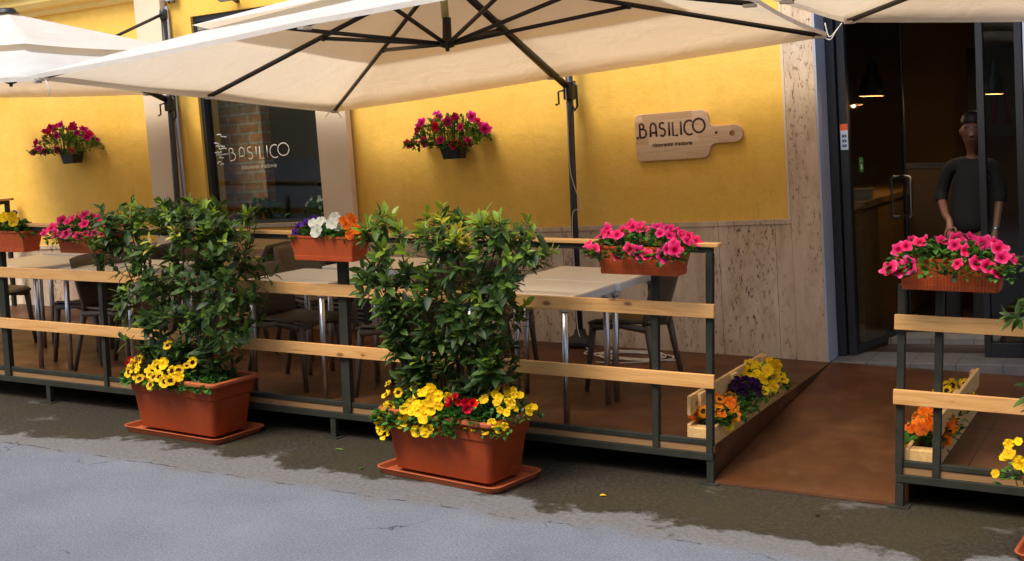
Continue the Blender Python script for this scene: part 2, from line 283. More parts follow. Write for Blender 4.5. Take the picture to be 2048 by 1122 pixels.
# ------------------------------------------------------------------ mesh helpers
class MB:
    def __init__(s): s.v = []; s.f = []; s.mi = []; s.sm = []
    def face(s, idx, mi=0, smooth=False): s.f.append(idx); s.mi.append(mi); s.sm.append(smooth)
    def box(s, x0, x1, y0, y1, z0, z1, mi=0, M=None):
        b = len(s.v)
        p = [(x0,y0,z0),(x1,y0,z0),(x1,y1,z0),(x0,y1,z0),(x0,y0,z1),(x1,y0,z1),(x1,y1,z1),(x0,y1,z1)]
        if M is not None: p = [tuple(M @ Vector(q)) for q in p]
        s.v += p
        for q in ((3,2,1,0),(4,5,6,7),(0,1,5,4),(1,2,6,5),(2,3,7,6),(3,0,4,7)): s.face([b+i for i in q], mi)
        return s
    def tube(s, pts, r, n=8, mi=0, caps=True, flat=1.0, ref=None):
        pts = [Vector(p) for p in pts]; rs = r if isinstance(r, (list, tuple)) else [r]*len(pts)
        b = len(s.v); up = Vector(ref) if ref else None
        for i, p in enumerate(pts):
            a = pts[max(0, i-1)]; c = pts[min(len(pts)-1, i+1)]; t = (c-a).normalized()
            if up is None: up = Vector((0,0,1)) if abs(t.z) < .9 else Vector((1,0,0))
            x = t.cross(up).normalized(); y = x.cross(t).normalized()
            if ref is None: up = y
            for k in range(n):
                g = 2*math.pi*k/n; s.v.append(tuple(p + x*math.cos(g)*rs[i] + y*math.sin(g)*rs[i]*flat))
        for i in range(len(pts)-1):
            for k in range(n):
                k2 = (k+1) % n; s.face([b+i*n+k, b+i*n+k2, b+(i+1)*n+k2, b+(i+1)*n+k], mi, n > 4)
        if caps:
            s.face([b+k for k in range(n)][::-1], mi); s.face([b+(len(pts)-1)*n+k for k in range(n)], mi)
        return s
    def lathe(s, prof, c=(0,0,0), n=24, mi=0, sx=1, sy=1, cap=True):
        b = len(s.v)
        for r, z in prof:
            for k in range(n):
                g = 2*math.pi*k/n; s.v.append((c[0]+r*math.cos(g)*sx, c[1]+r*math.sin(g)*sy, c[2]+z))
        for i in range(len(prof)-1):
            for k in range(n):
                k2 = (k+1) % n; s.face([b+i*n+k, b+i*n+k2, b+(i+1)*n+k2, b+(i+1)*n+k], mi, True)
        if cap and prof[0][0] > 1e-4: s.face([b+k for k in range(n)][::-1], mi)
        if cap and prof[-1][0] > 1e-4: s.face([b+(len(prof)-1)*n+k for k in range(n)], mi)
        return s
    def loft(s, secs, mi=0, closed=True, caps=True, smooth=False):
        """secs: list of rings of points"""
        b = len(s.v); n = len(secs[0])
        for q in secs: s.v += [tuple(p) for p in q]
        for i in range(len(secs)-1):
            for k in range(n if closed else n-1):
                k2 = (k+1) % n; s.face([b+i*n+k, b+i*n+k2, b+(i+1)*n+k2, b+(i+1)*n+k], mi, smooth)
        if caps: s.face([b+k for k in range(n)][::-1], mi); s.face([b+(len(secs)-1)*n+k for k in range(n)], mi)
        return s
    def mesh(s, name, mats):
        me = bpy.data.meshes.new(name); me.from_pydata(s.v, [], s.f)
        for m in (mats if isinstance(mats, (list, tuple)) else [mats]): me.materials.append(m)
        me.polygons.foreach_set('material_index', s.mi); me.polygons.foreach_set('use_smooth', s.sm); me.update()
        return me
    def obj(s, name, mats, parent=None, bevel=0, seg=2, loc=None, rot=None, subsurf=0, solid=0):
        return link(name, s.mesh(name, mats), parent, bevel, seg, loc, rot, subsurf, solid)
def link(name, me, parent=None, bevel=0, seg=2, loc=None, rot=None, subsurf=0, solid=0):
    o = bpy.data.objects.new(name, me); C.objects.link(o)
    if parent: o.parent = parent
    if loc is not None: o.location = loc
    if rot is not None: o.rotation_euler = rot
    if solid: q = o.modifiers.new('s', 'SOLIDIFY'); q.thickness = solid; q.offset = 0
    if bevel: q = o.modifiers.new('b', 'BEVEL'); q.width = bevel; q.segments = seg; q.limit_method = 'ANGLE'; q.angle_limit = R(40)
    if subsurf: q = o.modifiers.new('u', 'SUBSURF'); q.levels = subsurf; q.render_levels = subsurf
    return o
def tag(o, label, cat, group=None, kind=None):
    if label: o['label'] = label
    if cat: o['category'] = cat
    if group: o['group'] = group
    if kind: o['kind'] = kind
    return o
def thing(name, label, cat, loc=(0,0,0), rot=(0,0,0), group=None, kind=None):
    o = bpy.data.objects.new(name, None); C.objects.link(o); o.location = loc; o.rotation_euler = rot; o.empty_display_size = .1
    return tag(o, label, cat, group, kind)
def rrect(w, d, r, z, n=4, cx=0, cy=0):
    p = []
    for (sx, sy, a0) in ((1,1,0),(-1,1,90),(-1,-1,180),(1,-1,270)):
        for k in range(n+1):
            a = R(a0+90*k/n); p.append((cx+sx*(w/2-r)+r*math.cos(a), cy+sy*(d/2-r)+r*math.sin(a), z))
    return p
def text_mesh(body, size, shear=0, depth=.002, offset=0):
    cu = bpy.data.curves.new('t', 'FONT'); cu.body = body; cu.size = size; cu.shear = shear; cu.extrude = depth; cu.offset = offset
    cu.align_x = 'CENTER'; cu.align_y = 'CENTER'; cu.resolution_u = 3
    o = bpy.data.objects.new('t', cu); C.objects.link(o)
    me = bpy.data.meshes.new_from_object(o.evaluated_get(bpy.context.evaluated_depsgraph_get()))
    bpy.data.objects.remove(o); return me
def curve_plate(name, loops, thick, material, parent=None, **k):
    cu = bpy.data.curves.new('c', 'CURVE'); cu.dimensions = '2D'; cu.fill_mode = 'BOTH'; cu.extrude = thick/2; cu.bevel_depth = k.pop('round_edge', 0); cu.bevel_resolution = 2
    for L in loops:
        sp = cu.splines.new('POLY'); sp.points.add(len(L)-1)
        for q, (x, y) in zip(sp.points, L): q.co = (x, y, 0, 1)
        sp.use_cyclic_u = True
    o = bpy.data.objects.new('c', cu); C.objects.link(o)
    me = bpy.data.meshes.new_from_object(o.evaluated_get(bpy.context.evaluated_depsgraph_get())); bpy.data.objects.remove(o)
    me.transform(Matrix.Rotation(math.pi/2, 4, 'X')); me.materials.clear(); me.materials.append(material); me.name = name
    return link(name, me, parent, **k)
# facade frame
UB = Vector((math.cos(TILT), 0, math.sin(TILT))); WB = Vector((-math.sin(TILT), 0, math.cos(TILT))); OB = Vector((0, YW, DZ))
BROT = (0, -TILT, 0)
def FB(u, v, w): return OB + UB*u + Vector((0, v, 0)) + WB*w

# ------------------------------------------------------------------ ground
mb = MB(); mb.box(-60, 60, -40, 40, -.3, 0)
tag(mb.obj('road', M_['road']), 'grey asphalt street with a damp brown margin', None, kind='structure')

# ------------------------------------------------------------------ building
bld = thing('restaurant_building', 'yellow stucco restaurant front with travertine base and glazed door', 'building', OB, BROT)
WL, WR = -11.0, 5.0           # facade ends
wu0, wu1, ww0, ww1 = -5.53, -4.245, 1.135, 2.985      # shop window opening
du0, du1, dw = -.026, 1.30, 2.75                      # door opening
T = .25
for (a, b, c0, c1) in ((WL, wu0, 1.0, 4.2), (wu1, -.236, 1.0, 4.2), (wu0, wu1, 1.0, ww0), (wu0, wu1, ww1, 4.2), (du0-.21, WR, dw, 4.2)):
    mb = MB().box(a, b, 0, T, c0, c1); mb.obj('wall', M_['yellow'], bld)
MB().box(WL, -.237, -.012, T, -.4, 1.0).obj('wainscot', M_['trav'], bld)
MB().box(WL, -.237, -.022, -.0125, .975, 1.012).obj('wainscot_cap', M_['trav'], bld, bevel=.003)
MB().box(-.235, du0, -.02, T+.02, -.4, dw-.002).obj('stone_pilaster', M_['trav'], bld, bevel=.003)
MB().box(-.256, -.238, -.016, .0, 1.012, dw).obj('stone_trim', M_['stone'], bld)
MB().box(du0+.0005, du0+.014, -.021, T+.02, .001, dw-.003).obj('door_jamb', M_['jamb'], bld)
MB().box(du1, WR, -.02, T+.02, -.4, dw-.002).obj('stone_pilaster', M_['jamb'], bld)
MB().box(-4.19, -3.885, -.095, -.0235, -.3, 4.2).obj('plaster_pilaster', M_['stone'], bld, bevel=.006)
MB().box(-6.09, -5.785, -.095, -.0235, -.3, 4.2).obj('plaster_pilaster', M_['stone'], bld, bevel=.006)
mb = MB()
prof = [(-.001,3.19),(-.03,3.19),(-.045,3.205),(-.05,3.24),(-.10,3.255),(-.13,3.30),(-.13,3.36),(-.17,3.38),(-.17,3.42),(-.001,3.45)]
mb.loft([[(WL, y, z) for y, z in prof], [(-6.095, y, z) for y, z in prof]]); mb.obj('cornice', M_['cornice'], bld)
# threshold and interior shell
MB().box(du0+.015, du1, 0.0, .42, -.3, .0).obj('threshold', M_['tile'], bld, bevel=.004)
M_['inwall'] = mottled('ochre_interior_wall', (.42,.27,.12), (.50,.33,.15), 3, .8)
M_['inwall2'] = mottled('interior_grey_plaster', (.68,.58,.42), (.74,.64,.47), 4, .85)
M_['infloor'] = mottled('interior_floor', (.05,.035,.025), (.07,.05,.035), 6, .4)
M_['inceil'] = mottled('interior_ceiling', (.16,.12,.08), (.2,.15,.1), 3, .9)
mb = MB()
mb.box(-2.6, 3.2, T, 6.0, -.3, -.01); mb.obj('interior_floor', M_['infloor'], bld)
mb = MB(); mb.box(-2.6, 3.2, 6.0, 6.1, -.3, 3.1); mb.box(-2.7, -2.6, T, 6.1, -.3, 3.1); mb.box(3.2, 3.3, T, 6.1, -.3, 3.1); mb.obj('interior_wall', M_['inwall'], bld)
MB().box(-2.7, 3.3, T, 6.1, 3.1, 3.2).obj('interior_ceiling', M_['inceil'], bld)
MB().box(.22, 1.0, .80, 1.10, -.008, .035).obj('inner_step', M_['tile'], bld)
# dining room behind the shop window
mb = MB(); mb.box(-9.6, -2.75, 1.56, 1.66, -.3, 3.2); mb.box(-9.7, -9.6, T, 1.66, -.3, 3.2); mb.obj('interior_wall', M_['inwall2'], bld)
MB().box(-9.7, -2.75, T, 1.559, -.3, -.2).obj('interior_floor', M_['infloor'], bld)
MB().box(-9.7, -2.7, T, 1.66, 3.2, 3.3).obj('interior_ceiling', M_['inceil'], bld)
# brick wall seen through the window
m = mat('old_brick', rough=.85, spec=.15); v = coords(m); br = nd(m, 'ShaderNodeTexBrick')
mp = nd(m, 'ShaderNodeMapping'); mp.inputs['Rotation'].default_value = (R(90), 0, 0); lk(m, v, mp.inputs[0]); lk(m, mp.outputs[0], br.inputs['Vector'])
br.inputs['Scale'].default_value = 1; br.inputs['Brick Width'].default_value = .235; br.inputs['Row Height'].default_value = .088; br.inputs['Mortar Size'].default_value = .009
br.inputs['Color1'].default_value = (.55,.20,.08,1); br.inputs['Color2'].default_value = (.38,.22,.10,1); br.inputs['Mortar'].default_value = (.42,.38,.32,1)
cc = mix(m, br.outputs['Color'], ramp(m, noise(m, v, 14, 6), [(.3, .6), (.7, 1.25)]), 1, 'MULTIPLY'); setc(m, cc); bump(m, br.outputs['Fac'], -.4, .006); M_['brick'] = m
MB().box(-6.6, -5.14, .36, .48, -.2, 3.19).obj('brick_wall', M_['brick'], bld)

# glass
def glassmat(name, tint, refl=.06):
    m = bpy.data.materials.new(name); m.use_nodes = True; t = m.node_tree; t.nodes.remove(t.nodes['Principled BSDF'])
    tr = nd(m, 'ShaderNodeBsdfTransparent'); tr.inputs[0].default_value = (*tint, 1)
    g = nd(m, 'ShaderNodeBsdfGlossy'); g.inputs['Roughness'].default_value = .02; g.inputs[0].default_value = (.9,.95,1,1)
    fr = nd(m, 'ShaderNodeFresnel'); fr.inputs[0].default_value = 1.42
    ms = nd(m, 'ShaderNodeMixShader'); ge = nd(m, 'ShaderNodeNewGeometry'); lk(m, mth(m, 'MULTIPLY', fr.outputs[0], mth(m, 'SUBTRACT', 1.0, ge.outputs['Backfacing'])), ms.inputs[0]); lk(m, tr.outputs[0], ms.inputs[1]); lk(m, g.outputs[0], ms.inputs[2])
    lk(m, ms.outputs[0], t.nodes['Material Output'].inputs[0]); return m
M_['glass'] = glassmat('window_glass', (.80,.84,.80)); M_['dglass'] = glassmat('door_glass', (.72,.76,.74))
# shop window
win = MB().box(wu0, wu0+.035, .03, .13, ww0, ww1).box(wu0+.035, wu1-.03, .03, .13, ww1-.05, ww1).box(wu1-.03, wu1, .03, .13, ww0, ww1).box(wu0+.035, wu1-.03, .03, .13, ww0, ww0+.03)\
    .obj('shop_window', M_['dframe'], bld, bevel=.003)
MB().box(wu0+.036, wu1-.031, .08, .086, ww0+.031, ww1-.051).obj('pane', M_['glass'], win)
MB().box(wu0-.0, wu1+.02, -.035, .35, ww0-.035, ww0-.001).obj('window_sill', mottled('grey_stone_sill', (.34,.30,.22), (.42,.36,.26), 5, .5), win, bevel=.004)
mb = MB()
for k in range(12): mb.box(wu0+.04, wu1-.035, .035, .05, ww1-.06-.03*(k+1), ww1-.064-.03*k)
mb.obj('roller_shutter', mottled('shutter_grey', (.22,.21,.18), (.27,.25,.22), 10, .6), win)

# lettering
def arc(cx, cy, rx, ry, a0, a1, n=14): return [(cx+rx*math.cos(R(a0+(a1-a0)*k/n)), cy+ry*math.sin(R(a0+(a1-a0)*k/n))) for k in range(n+1)]
def letters():
    L = []
    L.append([(0,0),(0,1),(.14,1)] + arc(.16,.81,.15,.19,90,-90,8) + [(0,.62)])
    L.append([(0,.62),(.2,.62)] + arc(.22,.31,.25,.31,90,-90,10) + [(0,0)])
    L.append([(.78,0),(.80,.68)] + arc(1.0,.72,.2,.28,180,0,10) + [(1.22,0)]); L.append([(.79,.30),(1.21,.30)])
    L.append(arc(1.66,.78,.19,.22,40,270,10) + arc(1.66,.29,.2,.27,90,-140,10)[0:])
    L.append([(2.16,0),(2.16,1)])
    L.append([(2.43,1),(2.43,0),(2.78,0)])
    L.append([(3.02,0),(3.02,1)])
    L.append(arc(3.62,.5,.37,.52,55,305,16))
    L.append(arc(4.3,.60,.43,.50,0,360,26))
    return L
def basilico(name, h, width, material, parent, loc, r=.07, depth=.4):
    mb = MB(); sx = width/4.73
    for P in letters(): mb.tube([(x*sx, 0, y*h) for x, y in P], r*h, 6, flat=depth, ref=(0,1,0))
    return mb.obj(name, material, parent, loc=loc)
M_['vinyl'] = mat('cream_vinyl', (.62,.60,.50), .7)
basilico('window_lettering', .108, .665, M_['vinyl'], win, (-5.292, .074, 1.70), .045, .12)
me = text_mesh('ristorante trattoria', .052, .35, .0006); me.transform(Matrix.Rotation(math.pi/2, 4, 'X')); me.materials.append(M_['vinyl'])
link('window_lettering', me, win, loc=(-4.98, .075, 1.634))
# small handwritten marks low on the left of the pane
random.seed(4); CHALK = mat('white_chalk', (.75,.78,.78), .9)
for (x0, x1, z) in ((-5.42,-5.37,1.945),(-5.38,-5.31,1.92),(-5.46,-5.40,1.86),(-5.44,-5.34,1.835),(-5.41,-5.32,1.81),(-5.46,-5.38,1.785),(-5.45,-5.30,1.762),(-5.42,-5.36,1.735),(-5.44,-5.40,1.69),(-5.41,-5.37,1.675)):
    n = int((x1-x0)/.012)+2; MB().tube([(x0+(x1-x0)*i/(n-1), .076, z+random.uniform(-.009,.009)) for i in range(n)], random.uniform(.0022,.004), 4, flat=.3, ref=(0,1,0)).obj('chalk_writing', CHALK, win)

# door set
dv = .255
door = MB().box(du0+.016, .05, dv-.03, dv+.09, .002, dw-.004).box(.06, .115, dv, dv+.11, .002, dw-.004).box(.051, .0595, dv+.03, dv+.1, .002, dw-.004)\
    .box(.975, 1.02, dv, dv+.08, .002, dw-.004).box(1.215, 1.262, dv, dv+.08, .002, dw-.004).box(1.0201, 1.2149, dv, dv+.08, .002, .10).box(.1155, 1.262, dv+.001, dv+.079, dw-.1, dw-.0045)\
    .obj('entrance_door', M_['dframe'], bld, bevel=.004)
MB().box(1.0205, 1.2145, dv+.035, dv+.043, .101, dw-.101).obj('side_pane', M_['dglass'], door)
leaf = MB().box(0, .93, 0, .010, .06, 2.55).obj('door_leaf', M_['dglass'], door, loc=(.125, dv+.06, .01), rot=(0, 0, R(79)))
MB().box(.93, .955, -.008, .018, .02, 2.56).box(0, .93, -.006, .016, .005, .0595).obj('leaf_edge', M_['dframe'], leaf, bevel=.003)
for s in (-1, 1):
    y0 = .005 + s*.012; y1 = .005 + s*.075
    MB().tube([(.86, y0, .90), (.86, y1-s*.01, .90), (.86, y1, .915), (.86, y1, 1.19), (.86, y1-s*.01, 1.205), (.86, y0, 1.205)], .0125, 10).obj('pull_handle', M_['chrome'], leaf)
# stickers on the fixed glass beside the frame
st = MB().box(.066, .118, dv-.006, dv-.001, 1.46, 1.64, 1).box(.066, .118, dv-.0062, dv-.0058, 1.595, 1.64, 0)
for k in range(3): st.box(.078, .093, dv-.0065, dv-.0061, 1.478+.034*k, 1.498+.034*k, 2).box(.096, .108, dv-.0065, dv-.0061, 1.478+.034*k, 1.498+.034*k, 2)
st.obj('sticker', [mat('sticker_orange', (.75,.12,.03), .5), mat('sticker_pale_blue', (.50,.60,.75), .5), mat('sticker_navy', (.05,.07,.16), .5)], door)
st = curve_plate('sticker', [[(x-.03+.06*0, z) for x, z in []] or [(.0,.0),(.05,.0),(.056,.006),(.056,.10),(.05,.106),(.0,.106),(-.006,.10),(-.006,.006)]], .002, mat('sticker_green', (.04,.26,.05), .5), leaf, loc=(.12, -.003, 1.28))
mb = MB().box(.0,.05,-.0023,-.0016,.076,.081).tube([(.012,-.002,.02),(.025,-.002,.055),(.038,-.002,.02)], .003, 4).box(.016,.034,-.0023,-.0016,.028,.033); mb.obj('sticker_print', mat('sticker_white', (.6,.65,.6), .5), st)

# ------------------------------------------------------------------ unseen house across the street, added to darken the glass reflections
oh = thing('house', 'unseen plain plastered house across the street, added for the glass reflections', 'building', (0, -13, 0))
mo = mottled('opposite_plaster', (.40,.31,.20), (.34,.26,.17), 1.5, .9)
MB().box(-16, 16, -.4, 0, 0, 6.2).obj('wall', mo, oh)
MB().box(-16.2, 16.2, -.8, .35, 6.2, 6.4).obj('roof', mat('roof_tile', (.25,.1,.05), .9), oh)
for k in range(9):
    wn_ = MB().box(-14+3.4*k, -13+3.4*k, .002, .05, 3.4, 4.9).obj('window', M_['dframe'], oh)
    MB().box(-14.3+3.4*k, -12.7+3.4*k, .002, .09, 3.28, 3.395).obj('sill', M_['stone'], wn_)
    MB().box(-13.9+3.4*k, -12.9+3.4*k, .002, .06, .0, 2.3).obj('door', M_['dframe'], oh)

# ------------------------------------------------------------------ interior things
cnt = thing('bar_counter', 'wooden bar counter inside the doorway on the left', 'counter', FB(-.62, .62, 0), BROT)
MB().box(0, .72, 0, 2.6, 0, 1.02).obj('body', M_['walnut'], cnt)
MB().box(-.03, .76, -.03, 2.63, 1.02, 1.07).obj('top', M_['walnut'], cnt, bevel=.004)
M_['shade'] = mat('black_lamp_shade', (.01,.009,.008), .5)
m = mat('lamp_glow', (1,.7,.4)); b = m.node_tree.nodes['Principled BSDF']; b.inputs['Emission Color'].default_value = (1,.55,.2,1); b.inputs['Emission Strength'].default_value = .9; M_['glow'] = m
LAMP_W = 4
def pendant(x, y, z, label, d=.2):
    t = thing('pendant_lamp', label, 'lamp', (x, y, z), group='pendant lamps over the bar')
    r = d/2
    MB().lathe([(r*.98,.003),(r,.0),(r*.98,.03),(r*.85,.10),(r*.5,.16),(r*.42,.22),(r*.36,.25),(.01,.26)], cap=False).obj('lamp_shade', M_['shade'], t)
    MB().lathe([(r*.95,.006),(r*.90,.03),(r*.75,.09),(.01,.12)], cap=False).obj('liner', mat('lamp_liner', (.7,.6,.45), .6), t)
    MB().lathe([(r*.93,-.007),(r*.94,-.001),(r*.6,-.0005)], cap=False).obj('rim_glow', M_['glow'], t)  # emissive ring added to draw the thin lit line of the shade rim
    MB().lathe([(.001,.03),(.022,.045),(.026,.06),(.012,.085),(.012,.10)]).obj('bulb', M_['glow'], t)
    MB().tube([(0,0,.25),(0,0,1.05)], .004, 6).obj('cable', M_['shade'], t)
    pl = bpy.data.lights.new('bulb_light', 'POINT'); pl.energy = LAMP_W; pl.color = (1,.62,.32); pl.shadow_soft_size = .01; pl.specular_factor = 0
    po = bpy.data.objects.new('bulb_light', pl); C.objects.link(po); po.parent = t; po.location = (0,0,-.012)
pendant(-.08, 4.0, 2.035, 'black dome pendant lamp seen through the open glass door', .2)
pendant(.82, 4.0, 2.025, 'pendant lamp with thin lit rim seen through the narrow side pane', .15)
tbx = tag(MB().box(-.11, .11, -.05, .05, 0, .075).box(-.115, .115, -.055, .055, .0755, .083).obj('napkin_box', mat('cream_card', (.42,.38,.30), .7), loc=FB(.02, .85, 1.07), rot=BROT), 'cream box lying on the near end of the bar counter', 'box')
# framed poster, easel board, wall sign inside
fr = thing('framed_poster', 'dark framed poster of red bottles on the wall behind the person', 'picture', FB(.36, 3.6-YW+2.9, 1.42), BROT)
MB().box(0, .62, 0, .03, 0, .85).obj('frame', M_['shade'], fr, bevel=.003)
mb = MB()
for k in range(4): mb.lathe([(.022,0),(.024,.18),(.01,.25),(.01,.32)], (.12+.12*k, -.006, .12), 8, sy=.15)
mb.obj('bottle_print', mat('print_red', (.20,.03,.02), .6), fr)
ws = MB().box(0, .7, 0, .02, 0, .35).obj('wall_panel', M_['inwall2'], bld, loc=(.95, 5.96, 1.5)) if False else None
ez = thing('easel_board', 'dark framed menu board leaning beside the bar', 'board', (.10, 4.55, DZ), (R(-8), 0, R(8)))
MB().box(0, .55, 0, .03, .55, 1.25).obj('board', mat('slate_board', (.05,.036,.018), .8), ez)
MB().box(-.04, -.001, -.01, .03, .0, 1.30).box(.551, .59, -.01, .03, .0, 1.30).box(-.001, .551, -.01, .03, 1.251, 1.30).obj('frame', M_['shade'], ez)
sh = thing('window_shelf', 'dark shelf with reddish edge behind the shop window', 'shelf', FB(-5.24, 1.25, 1.40), BROT)
MB().box(0, .95, 0, .28, 0, .035).obj('board', mat('shelf_edge', (.14,.05,.03), .6), sh)
MB().box(.05, .9, .05, .26, -1.3, -.001).obj('cabinet', mat('dark_cabinet', (.012,.009,.008), .5), sh)
# cactus
cac = thing('prickly_pear', 'prickly pear cactus with flat pads on the shelf behind the shop window', 'cactus', FB(-4.86, 1.35, 1.437), BROT)
MB().lathe([(.05,0),(.065,.07),(.07,.075),(.06,.07)]).obj('pot', mat('cream_pot', (.35,.3,.22), .7), cac)
mb = MB()
def pad(c, w, h, ang, mi=0):
    Mx = Matrix.Translation(c) @ Matrix.Rotation(ang, 4, 'Y')
    n = 12; secs = []
    for i in range(7):
        a = math.pi*i/6; z = h*(1-math.cos(a))/2; q = math.sin(a)**.8 if 0 < i < 6 else .08
        secs.append([Mx @ Vector((w/2*q*math.cos(2*math.pi*k/n), .016*q*math.sin(2*math.pi*k/n), z)) for k in range(n)])
    mb.loft(secs, mi, smooth=True)
for q in (((-.02,0,.06),.10,.17,-.15), ((-.06,0,.2),.085,.14,-.5), ((.0,0.01,.21),.08,.15,.1), ((.08,0,.06),.10,.18,.25), ((.14,0,.22),.08,.15,.5), ((.1,.01,.23),.07,.13,-.1)): pad(*q)
mb.obj('pads', mat('cactus_green', (.02,.05,.02), .6), cac)

# person standing in the doorway
def skin(name, joints, edges, material, parent=None, sub=2):
    me = bpy.data.meshes.new(name); me.from_pydata([j[0] for j in joints], edges, [])
    o = bpy.data.objects.new(name, me); C.objects.link(o)
    o.modifiers.new('k', 'SKIN'); sv = me.skin_vertices[0].data
    for i, j in enumerate(joints):
        r = j[1]; sv[i].radius = (r, r) if not isinstance(r, tuple) else r
    sv[0].use_root = True
    q = o.modifiers.new('u', 'SUBSURF'); q.levels = sub; q.render_levels = sub
    me2 = bpy.data.meshes.new_from_object(o.evaluated_get(bpy.context.evaluated_depsgraph_get())); bpy.data.objects.remove(o)
    me2.materials.clear(); me2.materials.append(material); me2.polygons.foreach_set('use_smooth', [True]*len(me2.polygons)); me2.name = name
    return link(name, me2, parent)
M_['skin'] = mottled('skin', (.17,.07,.04), (.20,.085,.048), 12, .55); M_['cloth'] = mottled('black_cotton', (.004,.004,.005), (.006,.006,.008), 30, .85)
hand = []
J = [((0,0,.93),(.09,.07)), ((0,0,1.10),(.09,.07)), ((0,0,1.28),(.09,.07)), ((0,0,1.36),(.06,.05)), ((0,-.008,1.45),.034), ((0,-.035,1.53),(.062,.070)), ((0,-.035,1.60),(.096,.115)), ((0,-.015,1.675),(.080,.10)),
     ((-.16,0,1.34),.04), ((-.225,.02,1.12),.042), ((-.17,-.16,.99),.030), ((-.13,-.22,.95),.026), 
     ((.16,0,1.34),.04), ((.215,-.01,1.12),.042), ((.20,-.12,.92),.030), ((.19,-.16,.86),.026),
     ((-.09,0,.86),.085), ((-.10,-.01,.48),.058), ((-.10,.01,.09),.042), ((-.10,-.10,.04),.038), ((.09,0,.86),.085), ((.10,-.01,.48),.058), ((.10,.01,.09),.042), ((.10,-.10,.04),.038)]
E = [(0,1),(1,2),(2,3),(3,4),(4,5),(5,6),(6,7),(3,8),(8,9),(9,10),(10,11),(3,12),(12,13),(13,14),(14,15),(0,16),(16,17),(17,18),(18,19),(0,20),(20,21),(21,22),(22,23)]
for s, wi in ((-1, 11), (1, 15)):          # palm widened, four fingers and a thumb each side
    b = len(J); wx, wy, wz = J[wi][0]
    J.append(((wx, wy-.025, wz-.045), (.040,.020))); E.append((wi, b))
    for k in range(4):
        fx = wx + (k-1.5)*.019; Ln = (.050,.060,.056,.044)[k]; f = len(J)
        J.append(((fx, wy-.045, wz-.082), .0095)); J.append(((fx, wy-.052, wz-.082-Ln*.55), .0085)); J.append(((fx, wy-.040, wz-.082-Ln), .007))
        E += [(b, f), (f, f+1), (f+1, f+2)]
    f = len(J); J.append(((wx-s*.045, wy-.04, wz-.05), .011)); J.append(((wx-s*.055, wy-.055, wz-.085), .009)); E += [(b, f), (f, f+1)]
person = skin('person', J, E, M_['skin'])
person.location = (.735, 3.62, DZ-.01); person.rotation_euler = (0, 0, R(4)); person.scale = (.95,.95,.98)
tag(person, 'person in a black shirt standing just inside the doorway, arms lowered', 'person')
Js = [((0,0,.80),(.165,.135)), ((0,0,1.02),(.155,.125)), ((0,0,1.24),(.16,.125)), ((0,0,1.36),(.11,.09)), ((0,0,1.425),.06), ((-.165,0,1.345),.062), ((-.226,.015,1.13),.055), ((-.205,-.055,1.07),.050), ((.165,0,1.345),.062), ((.218,-.01,1.13),.058), ((.21,-.045,1.06),.050)]
skin('shirt', Js, [(0,1),(1,2),(2,3),(3,4),(3,5),(5,6),(6,7),(3,8),(8,9),(9,10)], M_['cloth'], person)
Jt = [((0,0,.93),(.16,.118)), ((-.09,0,.82),.10), ((-.10,-.01,.48),.074), ((-.10,.01,.10),.06), ((.09,0,.82),.10), ((.10,-.01,.48),.074), ((.10,.01,.10),.06)]
skin('trousers', Jt, [(0,1),(1,2),(2,3),(0,4),(4,5),(5,6)], M_['cloth'], person)
mb = MB(); mb.lathe([(.001,.084),(.05,.076),(.080,.048),(.090,.008),(.084,-.025)], (0,.004,1.675), 18, sy=1.18); mb.obj('hair', mat('dark_hair', (.012,.008,.006), .6), person)
mb = MB(); mb.loft([[(-.007,-.118,1.625),(.007,-.118,1.625),(.0,-.09,1.63)],[(-.018,-.143,1.578),(.018,-.143,1.578),(0,-.09,1.575)]]); mb.obj('nose', M_['skin'], person)
FEAT = mat('feature_dark', (.03,.014,.01), .5)
for s in (-1, 1):
    MB().lathe([(.001,-.008),(.011,0),(.001,.008)], (s*.033,-.113,1.612), 10, sy=.5).obj('eye', FEAT, person)
    MB().box(s*.034-.019, s*.034+.019, -.122, -.102, 1.634, 1.642).obj('eyebrow', FEAT, person)
    MB().lathe([(.001,-.03),(.010,-.02),(.014,.01),(.001,.028)], (s*.083,-.02,1.605), 10, sy=1.7).obj('ear', M_['skin'], person)
MB().box(-.026, .026, -.120, -.09, 1.545, 1.553).obj('mouth', mat('lips', (.16,.05,.04), .5), person)
MB().lathe([(.034,-.008),(.037,0),(.034,.008)], (.198,-.135,.895), 14).obj('bracelet', M_['chrome'], person)

# ------------------------------------------------------------------ deck and ramp
dk = thing('deck_platform', 'raised brown plywood terrace left of the entrance ramp', 'platform', (0,0,0))
MB().box(-8.1, -.004, .02, YW-.013, DZ-.018, DZ).obj('deck_board', M_['deck'], dk)
MB().box(-8.1, -.031, .62, .66, .05, DZ-.0185).box(-.03, -.006, .0701, YW-.03, .0, DZ-.0185).obj('joist', M_['deck'], dk)
dk2 = thing('deck_platform', 'raised brown plywood terrace right of the entrance ramp', 'platform', (0,0,0))
MB().box(.964, 5, .02, YW-.021, DZ-.018, DZ).obj('deck_board', M_['deck'], dk2)
MB().box(.991, 5, .62, .66, .05, DZ-.0185).box(.966, .99, .0701, YW-.03, .0, DZ-.0185).obj('joist', M_['deck'], dk2)
rp = tag(MB().loft([[(0,.0,.002),(0,2.42,.168),(0,2.485,.178),(0,2.485,.19),(0,2.42,.186),(0,-.010,.016),(0,-.012,.002)],[(.955,.0,.002),(.955,2.42,.168),(.955,2.485,.178),(.955,2.485,.19),(.955,2.42,.186),(.955,-.010,.016),(.955,-.012,.002)]]).obj('entrance_ramp', [M_['deck']], loc=(.002,0,0)), 'brown plywood ramp rising from the street to the door', 'ramp')

